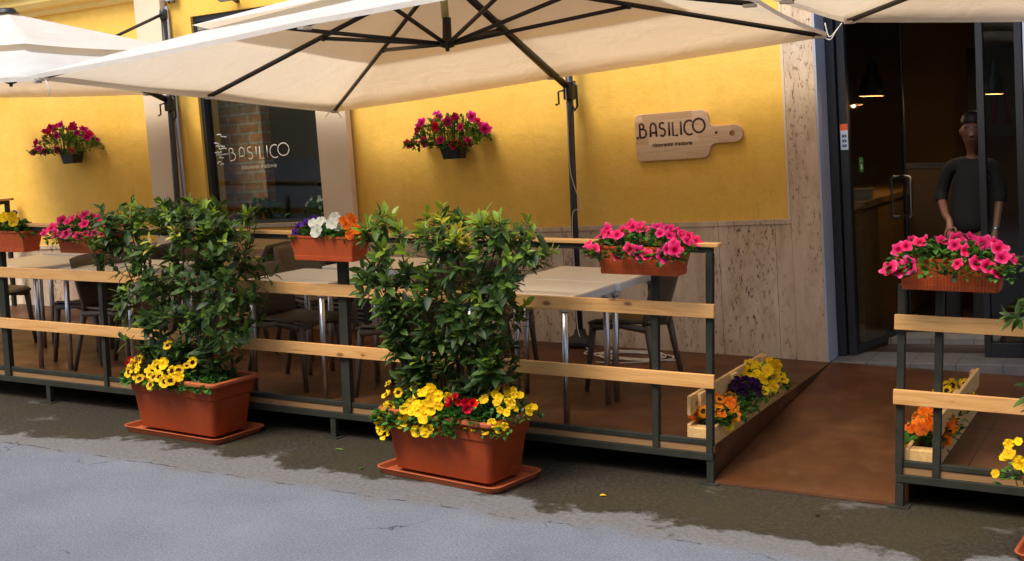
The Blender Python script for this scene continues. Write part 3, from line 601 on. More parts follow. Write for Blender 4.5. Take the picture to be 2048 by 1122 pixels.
# ------------------------------------------------------------------ fence
def fence(name, label, x0, x1, posts, low, feet, boards, caps, cap=True):
    t = thing(name, label, 'fence', (0,0,0), group='fence runs along the terrace')
    s = M_['steel']
    MB().box(x0, x1, -.022, .02, .124, .164).obj('beam', s, t, bevel=.003)
    MB().box(x0+.01, x1-.01, -.010, .0195, .202, .231).obj('lower_bar', s, t, bevel=.003)
    MB().box(x0, x1, -.004, .0185, .1645, .20).obj('edge_board', M_['deckedge'], t)
    if cap:
        MB().box(x0+.005, x1-.005, -.019, .019, 1.218, 1.249).obj('top_bar', s, t, bevel=.003)
    for x in posts: MB().box(x-.018, x+.018, -.0215, .0205, .165, 1.217).obj('post', s, t, bevel=.003)
    for x, ww in low: MB().box(x-ww/2, x+ww/2, -.021, .0205, .165, 1.098).obj('post', s, t, bevel=.003)
    for x in feet:
        f = MB().box(x-.02, x+.02, -.018, .018, .005, .1235).obj('foot', s, t, bevel=.003)
        MB().box(x-.05, x+.05, -.05, .045, .0, .006).obj('base_plate', s, f)
    for (a, b, z, dy) in boards: MB().box(0, b-a, -.011, .011, 0, .073).obj('rail_board', M_['pine'], t, bevel=.003, loc=(a, -.0335+dy, z))
    for (a, b, z, dy) in boards:
        for x in list(posts)+[q[0] for q in low]:
            if a+.01 < x < b-.005:
                br_ = [o for o in t.children if o.name.startswith('rail_board') and abs(o.location.x-a) < .001 and abs(o.location.z-z) < .001][0]
                for dz_ in (.022, .052): MB().lathe([(.0045,-.0115),(.0045,-.0128),(.001,-.0132)], n=8).obj('screw', M_['ribm'], br_, loc=(x-a+.004, 0, dz_), rot=(0,0,0)).data.transform(Matrix.Rotation(R(-90), 4, 'X') @ Matrix.Scale(-1, 4, (0,0,1)))
    for (a, b) in caps: MB().box(0, b-a, -.035, .035, 0, .02).obj('cap_rail', M_['pine'], t, bevel=.003, loc=(a, 0, 1.2495))
    return t
f1 = fence('terrace_fence', 'long steel and pine fence left of the ramp behind the big planters', -8.05, .012, [-.008], [(-.309,.036), (-2.32,.062), (-4.33,.036), (-5.30,.062), (-6.8,.036)], [-.004, -2.43, -4.9, -7.3],
    [(-3.33, .026, .884, 0), (-3.33, .026, .514, 0), (-8.0, -3.335, .517, 0), (-5.33, -3.335, .884, 0), (-8.0, -5.335, .890, 0)], [(-4.2, .045), (-8.05, -4.205)])
for o in f1.children:
    if o.name.startswith('rail_board') and o.location.x < -3.34 and o.location.z > .8: o.rotation_euler = (0, R(-.35), 0)
f2 = fence('terrace_fence', 'short steel and pine fence right of the ramp', .945, 5.0, [3.0], [(.958,.036), (1.132,.036)], [.962, 3.0], [(.93, 4.9, .882, 0), (.93, 4.9, .516, 0)], [(1.5, 4.95)], cap=False)
MB().box(1.45, 4.95, -.019, .019, 1.218, 1.249).obj('top_bar', M_['steel'], f2, bevel=.003)
f3 = thing('terrace_fence', 'far end fence return of steel and pine by the yellow wall', 'fence', (-8.05, .05, 0), group='fence runs along the terrace')
MB().box(-.019, .019, 0, 2.36, 1.195, 1.23).box(-.018, .018, 2.32, 2.36, .19, 1.194).box(-.018, .018, 1.1, 1.14, .19, 1.194).obj('post', M_['steel'], f3, bevel=.003)
MB().box(-.04, .04, 0, 2.39, 1.231, 1.252).obj('cap_rail', M_['pine_y'], f3)
MB().box(.02, .042, 0, 2.36, .884, .957).box(.02, .042, 0, 2.36, .514, .587).obj('rail_board', M_['pine_y'], f3)

# ------------------------------------------------------------------ tables and chairs
def table(x0, y0, w_, d_, label, rz=0):
    t = thing('cafe_table', label, 'table', (x0+w_/2, y0+d_/2, DZ), (0,0,rz), 'square terrace tables')
    MB().loft([rrect(w_, d_, .03, .727), rrect(w_, d_, .03, .738), rrect(w_-.008, d_-.008, .028, .741)]).obj('tabletop', M_['table'], t)
    MB().loft([rrect(w_-.002, d_-.002, .03, .69), rrect(w_-.002, d_-.002, .03, .7268)]).obj('rim', M_['tedge'], t)
    for sx in (-1, 1):
        for sy in (-1, 1):
            x, y = sx*(w_/2-.045), sy*(d_/2-.045)
            lg = MB().tube([(x+sx*.006, y+sy*.006, 0), (x, y, .69)], [.018, .019], 14).obj('leg', M_['alu'], t)
            MB().lathe([(.026,.66),(.027,.695),(.02,.70)], (x, y, -.005), 14).obj('leg_cap', M_['tedge'], lg)
    return t
table(-1.57, .10, .70, .66, 'cream square table nearest the street on the right, at the ramp end of the fence')
table(-1.555, .775, .70, .66, 'cream square table against the travertine base, joined behind the rightmost front table')
table(-3.21, .12, .64, .66, 'cream square table behind the fence between the two laurel shrubs')
table(-3.17, .90, .70, .68, 'cream square table behind the middle front table, under the window', R(2))
table(-5.90, .18, .72, .68, 'cream square table at the far left front, behind the pink flower box')
table(-5.98, .95, .72, .68, 'cream square table at the far left back, near the yellow wall')
table(-4.98, .20, .70, .68, 'cream square table hidden behind the left laurel shrub')
CH = []
def chair(x, y, rz, label, z=DZ):
    """rz: direction the sitter faces, degrees from -Y clockwise... local front is -Y"""
    if CH:
        src = CH[0]; t = src.copy(); C.objects.link(t)
        for ch in src.children:
            c = ch.copy(); C.objects.link(c); c.parent = t
    else:
        t = bpy.data.objects.new('resin_chair', None); C.objects.link(t); m_ = M_['resin']
        # seat: slightly dished pan
        secs = []
        for i in range(9):
            yy = -.21+.42*i/8; secs.append([(.215*(1-.02*i)*sx_, yy, .445+.012*abs(sx_)**2*1.2 - .018*math.sin(math.pi*i/8)*(1-sx_*sx_) - (.02 if i == 0 else 0)) for sx_ in [k/4-1 for k in range(9)]])
        mb = MB(); mb.loft(secs, closed=False, caps=False, smooth=True); mb.obj('seat', m_, t, solid=.018)
        secs = []
        for i in range(9):
            h = i/8; z_ = .44+.38*h; y_ = .205+.11*h**1.3; wd = .205+.02*math.sin(math.pi*h)-.012*h
            secs.append([(wd*q, y_-.045*q*q, z_ + (-.012*q*q if i == 8 else 0)) for q in [k/4-1 for k in range(9)]])
        mb = MB(); mb.loft(secs, closed=False, caps=False, smooth=True); mb.obj('backrest', m_, t, solid=.014)
        mb = MB()
        for (a, b) in (((-.19,-.19),(.19,-.19)), ((-.185,.18),(.185,.18)), ((-.2,-.18),(-.19,.18)), ((.2,-.18),(.19,.18))):
            p = [Vector((a[0], a[1], .415)), Vector(((a[0]+b[0])/2, (a[1]+b[1])/2, .43)), Vector((b[0], b[1], .415))]
            mb.tube(p, [.026,.016,.026], 6, flat=1)
        mb.obj('apron', m_, t)
        for sx_ in (-1, 1):
            MB().tube([(sx_*.19,-.185,.44), (sx_*.20,-.20,.25), (sx_*.215,-.225,0)], [.025,.020,.015], 8).obj('leg', m_, t)
            MB().tube([(sx_*.185,.18,.44), (sx_*.20,.215,.25), (sx_*.215,.27,0)], [.025,.020,.015], 8).obj('leg', m_, t)
    t.location = (x, y, z); t.rotation_euler = (0, 0, R(rz)); CH.append(t)
    tag(t, label, 'chair', 'brown resin chairs around the terrace tables')
    return t
chair(-.96, 1.22, -90, 'brown resin chair at the right end, behind the post nearest the ramp')
chair(-2.02, 1.30, 90, 'brown resin chair left of the joined right-hand tables, in front of the travertine')
chair(-3.08, .50, 90, 'brown resin chair facing right, pushed into the table between the shrubs')
chair(-2.24, .50, -90, 'brown resin chair facing left, half hidden behind the right laurel shrub')
chair(-3.62, 1.45, 70, 'brown resin chair left of the back middle table, beneath the shop window')
chair(-4.35, 1.55, -80, 'brown resin chair by the pallet screen under the shop window')
chair(-2.20, 1.25, -90, 'brown resin chair right of the back middle table, behind the right laurel shrub')
chair(-5.06, .62, -90, 'brown resin chair behind the thin silver table leg on the left')
chair(-5.22, 1.35, -90, 'brown resin chair farther back on the left, near the yellow wall')
chair(-4.62, .45, 95, 'brown resin chair left of the left laurel shrub, close to the fence')
chair(-6.35, .75, 90, 'brown resin chair at the far left edge of the terrace')
chair(-4.55, 1.35, 90, 'brown resin chair glimpsed between the left laurel shrub and the pink flower box')
# pallet screen and louvred box under the window
ps = thing('pallet_screen', 'pale pallet wood screen standing under the shop window', 'pallet', (-5.45, 2.33, DZ), (0, 0, 0))
for k, (z0, z1) in enumerate(((.0,.1),(.13,.25),(.30,.42),(.50,.60),(.66,.76))): MB().box(0, 1.30 if k < 4 else 1.0, -.01, .01, z0, z1).obj('slat', M_['pallet'], ps, bevel=.003)
MB().box(.0,.1,.0105,.09,0,.76).box(.6,.7,.0105,.09,0,.76).box(1.2,1.3,.0105,.09,0,.6).obj('block', M_['pallet'], ps, bevel=.003)
lv = thing('louvred_unit', 'dark louvred ventilation unit on the wall below the window', 'vent', (-4.12, 2.30, DZ))
MB().box(-.36,-.34,-.03,.1,.08,.60).box(.34,.36,-.03,.1,.08,.60).box(-.34,.34,.06,.1,.08,.60).box(-.34,.34,-.03,.06,.58,.60).obj('frame', M_['dframe'], lv)
mb = MB()
for k in range(13): mb.box(-.338, .338, -.028, .004, 0, .006, 0, Matrix.Translation((0, .0, .10+.037*k)) @ Matrix.Rotation(R(35), 4, 'X'))
mb.obj('louvres', mat('louvre_grey', (.10,.10,.11), .5), lv)

# ------------------------------------------------------------------ umbrellas
def umbrella(cx, cy, cz, tx, ty, label, mast_x, mast_y, full=True):
    t = thing('cantilever_umbrella', label, 'umbrella', (mast_x, mast_y, DZ), group='cantilever umbrellas over the terrace')
    O = Vector((mast_x, mast_y, DZ)); ex = Vector((1,0,tx)); ey = Vector((0,1,ty)); n = ex.cross(ey).normalized(); c = Vector((cx,cy,cz))
    ap = .52
    def P(i, j, h): return c + ex*i*2 + ey*j*1.5 + n*h - O
    ring = [(-1,-1),(0,-1),(1,-1),(1,0),(1,1),(0,1),(-1,1),(-1,0)]
    def surf(r0, r1, lift, nr=10, ns=8):
        mb = MB(); N = 8*ns; b0 = 0
        for a in range(nr+1):
            r = r0+(r1-r0)*a/nr
            for q in range(8):
                i0, j0 = ring[q]; i1, j1 = ring[(q+1) % 8]
                for s_ in range(ns):
                    f = s_/ns; i = i0+(i1-i0)*f; j = j0+(j1-j0)*f
                    sag = 4*f*(1-f)*.02*r*(1-.6*r)
                    inw = 1-.008*4*f*(1-f)*(r > .98)
                    mb.v.append(tuple(P(i*r*inw, j*r*inw, ap*(1-r)-sag+lift)))
        for a in range(nr):
            for k in range(N):
                k2 = (k+1) % N; mb.face([a*N+k, a*N+k2, (a+1)*N+k2, (a+1)*N+k], 0, True)
        return mb, N
    mb, N = surf(.0, 1.0, 0)
    b = len(mb.v); last = 10*N        # hem
    for k in range(N): 
        p = Vector(mb.v[last+k]); mb.v.append(tuple(p + Vector((0,0,-.028))))
    for k in range(N): mb.face([last+k, last+(k+1) % N, b+(k+1) % N, b+k], 0, False)
    cn = mb.obj('canopy', M_['canvas'], t)
    mb, N = surf(.02, .62, .05, 7); mb.obj('vent_cap', M_['canvas'], cn)
    mb = MB(); q = P(0,0,ap+.055); mb.lathe([(.001,.035),(.05,.03),(.07,.012),(.075,0),(.09,-.005),(.09,-.012)], q, 20); mb.obj('finial', M_['ribm'], cn)
    # pocket flaps at corners
    for (i, j) in ring:
        p = P(i*.985, j*.985, -.006); Mx = Matrix.Translation(p) @ Matrix.Rotation(math.atan2(j*1.5, i*2), 4, 'Z')
        mb = MB(); mb.box(-.055, .018, -.022, .022, -.034, -.016, 0, Mx); mb.obj('rib_pocket', M_['canvas'], cn, bevel=.004)
    hub = P(0,0,.055)
    for (i, j) in ring:
        a = P(i*.02, j*.02, ap*.98-.03); e = P(i*.985, j*.985, ap*.015-.03)
        rb = MB().tube([a, e], .0115, 6, flat=1.5).obj('rib', M_['ribm'], t)
        k = .47; m_ = a.lerp(e, k)+Vector((0,0,-.012))
        MB().tube([hub+Vector((i,j,0))*.03, m_], .0105, 6, flat=1.4).obj('strut', M_['ribm'], rb)
        mb = MB(); mb.lathe([(.001,-.02),(.016,-.014),(.018,.0),(.016,.018),(.001,.02)], m_, 10); mb.obj('joint', M_['ribm'], rb)
    hb = MB().lathe([(.001,-.05),(.012,-.048),(.014,-.03),(.045,-.02),(.05,.0),(.042,.03),(.03,.035),(.027,.16)], hub, 18).obj('hub', M_['ribm'], t)
    MB().tube([hub+n*.16, P(0,0,ap-.02)], .024, 14).obj('centre_post', M_['tape'], t)
    # mast
    top = 2.92-DZ
    mast = MB().tube([(0,0,.02),(-.035,0,1.0),(-.075,0,top)], .027, 16).obj('mast', M_['umetal'], t)
    MB().lathe([(.10,0),(.105,.02),(.10,.05),(.085,.07),(.05,.085),(.04,.13)], (0,0,.003), 24).obj('base', M_['shade'], t)
    z = 1.93
    sl_ = Vector((-.055,0,z))
    bx = MB().box(-.035,.035,-.045,.04,-.07,.07,0,Matrix.Translation(sl_)).obj('slider', M_['ribm'], t, bevel=.01)
    MB().tube([sl_+Vector((.03,-.01,.06)), sl_+Vector((.06,-.01,.03)), sl_+Vector((.065,-.01,-.12)), sl_+Vector((.045,-.01,-.15)), sl_+Vector((.03,-.01,-.12))], .009, 8).obj('slider_grip', M_['ribm'], bx)
    MB().tube([sl_+Vector((-.02,-.05,.0)), sl_+Vector((-.065,-.06,-.01)), sl_+Vector((-.06,-.062,-.10)), sl_+Vector((-.085,-.062,-.105))], [.008,.008,.007,.010], 8).obj('crank_handle', M_['ribm'], bx)
    bt = P(0,0,ap-.02)
    MB().tube([sl_+Vector((-.01,-.03,.03)), sl_.lerp(bt,.5), bt], .021, 8, flat=1.35).obj('boom', M_['ribm'], t)
    tp = Vector((-.075,0,top-.02)); jn = sl_.lerp(bt, .62)
    MB().tube([tp, jn], .014, 8).obj('tie_strut', M_['umetal'], t)
    MB().lathe([(.034,-.05),(.036,0),(.034,.03),(.02,.04)], tp, 16).obj('mast_head', M_['umetal'], t)
    return t, sl_+O, P, O
UMB = 'cream cantilever umbrella '
u1, sl1, P1, O1 = umbrella(-1.986, .742, 2.343, .102, -.074, UMB+'in the middle, its mast between hanging pot and sign', -1.885, 2.405)
umbrella(-5.95, .75, 2.245, -.012, -.012, UMB+'at the upper left, sunlit top visible', -5.80, 2.385)
umbrella(2.13, .72, 2.46, -.045, -.02, UMB+'over the entrance at the upper right', 2.3, 2.40)
# cords hanging at the canopy corners and down the mast
def cord(pts, r, label, parent=None):
    n = 6; out = []
    P_ = [Vector(p) for p in pts]; P_ = [P_[0]*2-P_[1]] + P_ + [P_[-1]*2-P_[-2]]
    for i in range(1, len(P_)-2):
        for k in range(n):
            s_ = k/n; a, b, c_, d = P_[i-1], P_[i], P_[i+1], P_[i+2]
            out.append(.5*((2*b)+(c_-a)*s_+(2*a-5*b+4*c_-d)*s_*s_+(3*b-a-3*c_+d)*s_**3))
    out.append(P_[-2]); return MB().tube(out, r, 6)
o = cord([sl1-O1+Vector(q) for q in ((-.02,-.05,.12),(-.005,-.06,.0),(.0,-.04,-.25),(.005,-.04,-.5),(.02,-.03,-.65),(.075,-.02,-.82),(.08,-.02,-.88),(.02,-.03,-.93),(.03,-.035,-1.3),(.05,-.04,-1.75),(.10,-.06,-1.895))], .0035, '').obj('power_cord', M_['cord'], u1)
k = P1(.985,.985,0)
cord([k+Vector(q) for q in ((0,0,-.02),(.06,-.02,-.05),(.10,-.03,-.0),(.14,-.04,.05),(.11,-.02,.02),(.05,0,-.03),(.02,0,.06))], .0045, '').obj('tie_cord', M_['cord'], u1)
k = P1(-.985,-.985,0)
cord([k+Vector(q) for q in ((0,0,-.02),(.04,0,-.03),(.08,-.02,-.06),(.10,-.02,-.10),(.085,-.02,-.13))], .004, '').obj('tie_cord', M_['cord'], u1)
k = P1(-.985,.985,0)
cord([k+Vector(q) for q in ((-.09,0,-.07),(-.03,0,-.02),(.02,0,-.02),(.07,0,-.08))], .003, '').obj('tie_cord', M_['cord'], u1)
# white cable coil on the deck
random.seed(8); pts = [(-1.80,2.33,.196),(-1.74,2.25,.20),(-1.70,2.10,.197)]
for k in range(46):
    a = k*.62; rr = .20+.05*math.sin(k*.9)+random.uniform(-.015,.015); pts.append((-1.33+rr*1.25*math.cos(a+2.6), 2.16+rr*.75*math.sin(a+2.6), .195+.001*(k % 9)))
pts += [(-1.35,1.88,.196),(-1.50,1.85,.196)]
tag(cord(pts, .0055, '').obj('cable_coil', M_['cord']), 'white electric cable coiled on the deck beneath the travertine wall', 'cable')
# downpipe cable left of the window
tag(MB().tube([FB(-5.765,-.03,.05), FB(-5.765,-.03,1.6), FB(-5.77,-.03,3.1)], .014, 8).obj('downpipe', M_['jamb']), 'thin grey pipe running down beside the left pilaster', 'pipe')
# floodlight and junction box
fl = thing('floodlight', 'grey wall floodlight above the shop window', 'lamp', FB(-4.98, -.16, 3.10), (R(-20), -TILT, 0))
MB().loft([rrect(.22,.16,.01,-.02), rrect(.25,.19,.01,.0), rrect(.25,.19,.01,.03), rrect(.18,.12,.01,.06)]).obj('housing', mottled('grey_casting', (.25,.25,.25), (.3,.3,.3), 20, .5), fl)
MB().loft([rrect(.18,.12,.01,-.024), rrect(.18,.12,.01,-.0205)]).obj('lens', mat('lens', (.35,.37,.36), .2), fl)
MB().box(-.02,.02,.04,.19,.0,.02).obj('bracket', M_['dframe'], fl)
jb = thing('junction_box', 'small pale junction box beside the left pilaster', 'box', FB(-5.70, 0, 3.14), BROT)
MB().box(-.06,.06,-.055,-.0,.0,.10).obj('box', M_['jamb'], jb, bevel=.006)
MB().tube([(-.03,-.03,0),(-.03,-.03,-.02)], .009, 8).tube([(.03,-.03,0),(.03,-.03,-.02)], .009, 8).obj('gland', M_['dframe'], jb)

# ------------------------------------------------------------------ chopping-board sign
sg = thing('restaurant_sign', 'wooden chopping-board shaped sign with dark lettering on the yellow wall', 'sign', FB(-1.357, -.018, 1.472), BROT)
def rcorner(cx, cy, r, a0, a1, n=6): return [(cx+r*math.cos(R(a0+(a1-a0)*k/n)), cy+r*math.sin(R(a0+(a1-a0)*k/n))) for k in range(n+1)]
W_, H_ = .555, .338; hx = .80; h0, h1 = .098, .216
out = rcorner(.04, .04, .04, 180, 270) + rcorner(W_-.045, .045, .045, -90, -8) + rcorner(W_+.055, h0-.052, .052, 172, 90) + rcorner(hx-.045, h0+.05, .05, -90, 0) + rcorner(hx-.045, h1-.05, .05, 0, 90) \
    + rcorner(W_+.055, h1+.052, .052, -90, -172) + rcorner(W_-.045, H_-.045, .045, 8, 90) + rcorner(.04, H_-.04, .04, 90, 180)
hole = [(hx-.068+.022*math.cos(2*math.pi*k/20), .157+.022*math.sin(-2*math.pi*k/20)) for k in range(20)]
curve_plate('board', [out, hole], .020, M_['sign'], sg, round_edge=.003)
basilico('lettering', .098, .50, M_['engrave'], sg, (.034, -.0125, .172), .092, .22)
me = text_mesh('ristorante trattoria', .040, .35, .0012, .0008); me.transform(Matrix.Rotation(math.pi/2, 4, 'X')); me.materials.append(M_['engrave'])
link('lettering', me, sg, loc=(.277, -.0135, .112))
mb = MB()
for x in (.014, .615): mb.lathe([(.001,0),(.0105,.0),(.0105,.004)], (0,0,0), 14); 
for x in (.016, .615):
    o = MB().lathe([(.0001,.003),(.008,.003),(.0105,.0)], (0,0,0), 14).obj('screw_cover', M_['engrave'], sg, loc=(x, -.0128, .172), rot=(R(90),0,0))

# ------------------------------------------------------------------ foliage builders
def leaf(mb, p, d, up, L, W, mi, droop=.15):
    d = d.normalized(); x = d.cross(up)
    if x.length < 1e-3: x = d.cross(Vector((1,0,0)))
    x.normalize(); n = x.cross(d).normalized(); b = len(mb.v)
    for (t_, wf) in ((0,.06),(.28,.85),(.6,.95),(.85,.5),(1,.0)):
        c = p + d*(L*t_) - n*(droop*L*t_*t_)
        if wf == 0: mb.v.append(tuple(c))
        else:
            for s in (-1, 0, 1): mb.v.append(tuple(c + x*(s*W*.5*wf) + n*(abs(s)*W*.16*wf)))
    for i in range(3):
        for s in (0, 1): a = b+i*3+s; mb.face([a, a+1, a+4, a+3], mi, True)
    a = b+9; mb.face([a, a+1, a+3], mi, True); mb.face([a+1, a+2, a+3], mi, True)
def rv(a=1): return Vector((random.uniform(-a,a), random.uniform(-a,a), random.uniform(-a,a)))
def shrub(name, label, base, prof, depth, ntip, seed, sx=1, lean=0, L=(.05,.115), young=.25, group='laurel shrubs in the big planters'):
    """prof: list of (z, xmin, xmax) in metres relative to base"""
    random.seed(seed); t = thing(name, label, 'shrub', base, group=group)
    fo = MB(); st = MB(); H = prof[-1][0]
    def ext(z):
        for (z0,a0,b0),(z1,a1,b1) in zip(prof, prof[1:]):
            if z <= z1: f = (z-z0)/(z1-z0); return a0+(a1-a0)*f, b0+(b1-b0)*f
        return prof[-1][1:]
    mains = []
    for k in range(9):
        x0 = (k/8-.5)*.42; a, b = ext(H*.9); tx = a+(b-a)*(k+.5)/9 + random.uniform(-.05,.05); ty = random.uniform(-depth,depth)*.7
        h = H*random.uniform(.78,.98); pts = [Vector((x0, random.uniform(-.05,.05), 0))]
        for i in range(1, 7): f = i/6; pts.append(Vector((x0+(tx-x0)*f**1.4+random.uniform(-.02,.02), ty*f+random.uniform(-.02,.02), h*f)))
        mains.append(pts); st.tube(pts, [.008,.0075,.007,.006,.005,.004,.0025], 5)
    for k in range(ntip):
        z = H*(random.random()**.85)*(.93+.09*random.random())+.02; a, b = ext(z); wob_ = .93+.09*math.sin(z*9+seed); a *= wob_; b *= .93+.09*math.sin(z*7+seed*2)
        q = random.random(); 
        if q < .25: x = a+(b-a)*(.5+.5*random.choice((-1,1))*random.random()**.45)
        else: x = random.uniform(a, b)
        y = depth*random.choice((-1,1,-1))*random.random()**.6*min(1, .35+z*1.1)
        if k % 13 == 0: x = (a if random.random() < .5 else b)*1.08; z = min(z, H*.9)
        if k % 17 == 0: z = H*random.uniform(.93, 1.01); x = random.uniform(a, b)*.9
        tip = Vector((x, y, z))
        # attach to nearest main at lower height
        best = min(((p-tip+Vector((0,0,.10))).length, p) for pts in mains for p in pts[1:] if True) if False else None
        bd = 9; bp = None
        for pts in mains:
            for p in pts:
                dd = (p-tip+Vector((0,0,.09))).length
                if dd < bd: bd = dd; bp = p
        mid = bp.lerp(tip, .55)+Vector((0,0,-.02))+rv(.012)
        st.tube([bp, mid, tip], [.0035,.0025,.0018], 4, caps=False)
        d0 = (tip-mid).normalized(); d0 = (d0+Vector((0,0,.5))+Vector((x*.25,y*.8,0))+rv(.25)).normalized()
        top = z > H*.80; nl = random.randint(6, 10)
        yg = random.random() < (young*(1.9 if top else .35))
        yel = top and yg and abs(x-.05) < .14 and random.random() < .5 and y < 0
        for i in range(nl):
            f = i/nl; g = i*2.4+random.random(); side = d0.orthogonal().normalized(); side.rotate(Matrix.Rotation(g, 3, d0))
            pos = tip - d0*(.075*(1-f)); dr = (side*(1.05-.75*f)+d0*(.25+.8*f)+Vector((0,-.12,-.12))+rv(.15))
            ln = random.uniform(*L)*(1-.35*f)*(1.0 if not yg else .85); 
            mi = 3 if yel else (2 if (yg and f > .35) else (1 if random.random() < (.6 if top else .36) else 0))
            leaf(fo, pos, dr, d0, ln, ln*.42, mi, random.uniform(.0,.35))
        # a few leaves along the twig
        for i in range(3):
            pos = bp.lerp(tip, .3+.2*i); dr = rv(1)+Vector((x*.5,-.2,.1)); ln = random.uniform(*L)
            leaf(fo, pos, dr, Vector((0,0,1)), ln, ln*.4, 0 if random.random() < .75 else 1, .3)
    st.obj('stems', M_['stem'], t); fo.obj('foliage', LEAF, t); return t
# flower meshes
def petunia_mesh(seed, mats, r=.042):
    random.seed(seed*7); mb = MB(); n = 30; cup = random.uniform(-.25,.9); sq = random.uniform(.8,1.05); ph = random.random()*6; rings = [(.004,-.030),(.0055,-.014),(.012,-.004),(.024,.001),(.036,.003),(.042,.001)]
    for ri, (rr, z) in enumerate(rings):
        for k in range(n):
            a = 2*math.pi*k/n; lob = 1+(.13*max(-.8, math.cos(5*a)))*(ri/5)**2
            zz = z+(.0045*math.sin(5*a+1)+.002*math.sin(15*a+seed)+random.uniform(-.0012,.0012))*(ri/5)**1.5
            zz += cup*.012*(ri/5)**2*(1+.8*math.sin(a+ph)); q = rr/.042*r*lob*(1+.10*math.sin(2*a+ph)); mb.v.append((q*math.cos(a)*sq, q*math.sin(a), zz))
    for i in range(5):
        for k in range(n): k2 = (k+1) % n; mb.face([i*n+k, i*n+k2, (i+1)*n+k2, (i+1)*n+k], 0, True)
    mb.tube([(0,0,-.05),(0,0,-.028)], [.0025,.0045], 6, 1)
    return mb.mesh('petunia_flower', mats)
def pansy_mesh(seed, mats, r=.032):
    random.seed(seed*5); mb = MB(); wob = random.uniform(.0,.009)
    def petal(ang, dist, pr, z, wide=1.1):
        b = len(mb.v); n = 12; c = Vector((math.cos(ang)*dist, math.sin(ang)*dist, z)); tdir = Vector((math.cos(ang), math.sin(ang), 0)); sdir = Vector((-math.sin(ang), math.cos(ang), 0))
        mb.v.append(tuple(c-tdir*pr*.15))
        for ring in (.55, 1):
            for k in range(n):
                a = 2*math.pi*k/n; x, y = math.cos(a)*ring*pr, math.sin(a)*ring*pr*wide
                x = max(x, -dist*1.0); zz = .0045*(ring**2)*math.cos(a*2+seed)+random.uniform(-.0012,.0012)*ring + .003*(ring*math.cos(a)) + wob*ring*math.sin(a*3+ang+seed)
                mb.v.append(tuple(c+tdir*x+sdir*y+Vector((0,0,zz))))
        for k in range(n):
            k2 = (k+1) % n; mb.face([b, b+1+k, b+1+k2], 0, True); mb.face([b+1+k, b+1+n+k, b+1+n+k2, b+1+k2], 0, True)
    petal(R(62), r*.5, r*.58, -.003); petal(R(118), r*.5, r*.58, -.0045)
    petal(R(8), r*.46, r*.52, .0); petal(R(172), r*.46, r*.52, .001); petal(R(270), r*.44, r*.64, .003, 1.25)
    mb.tube([(0,0,-.03),(0,0,-.004)], [.0018,.002], 5, 1)
    return mb.mesh('pansy_flower', mats)
def cyc_mesh(seed, mats):
    random.seed(seed); mb = MB()
    for k in range(7):
        a = k*.9; d = Vector((math.cos(a)*.45, math.sin(a)*.45, 1)); leaf(mb, Vector((0,0,-.01)), d, Vector((math.cos(a),math.sin(a),0)), .042, .024, 0, -.2)
    return mb.mesh('cyclamen_flower', mats)
_fm = {}
def fmesh(kind, m_):
    key = (kind, m_.name)
    if key not in _fm: _fm[key] = [{'petunia': petunia_mesh, 'pansy': pansy_mesh, 'cyclamen': cyc_mesh}[kind](s, [m_, M_['gstem']]) for s in (1, 2, 3, 4, 5, 6)]
    return _fm[key]
def add_flower(t, kind, m_, pos, d, scale, spin=0):
    me = random.choice(fmesh(kind, m_)); o = bpy.data.objects.new(kind+'_flower', me); C.objects.link(o); o.parent = t
    q = d.to_track_quat('Z', 'Y'); o.rotation_mode = 'QUATERNION'
    from mathutils import Quaternion
    # keep pansy faces upright: local +Y towards world up
    z = d.normalized(); y = (Vector((0,0,1))-z*z.z); y = y.normalized() if y.length > .05 else Vector((0,1,0)); x = y.cross(z)
    mq = Matrix((x, y, z)).transposed().to_quaternion() @ Quaternion((0,0,1), spin); o.rotation_quaternion = mq
    o.location = pos; o.scale = (scale,)*3
VIEW = Vector((.45,-.85,.35)).normalized()
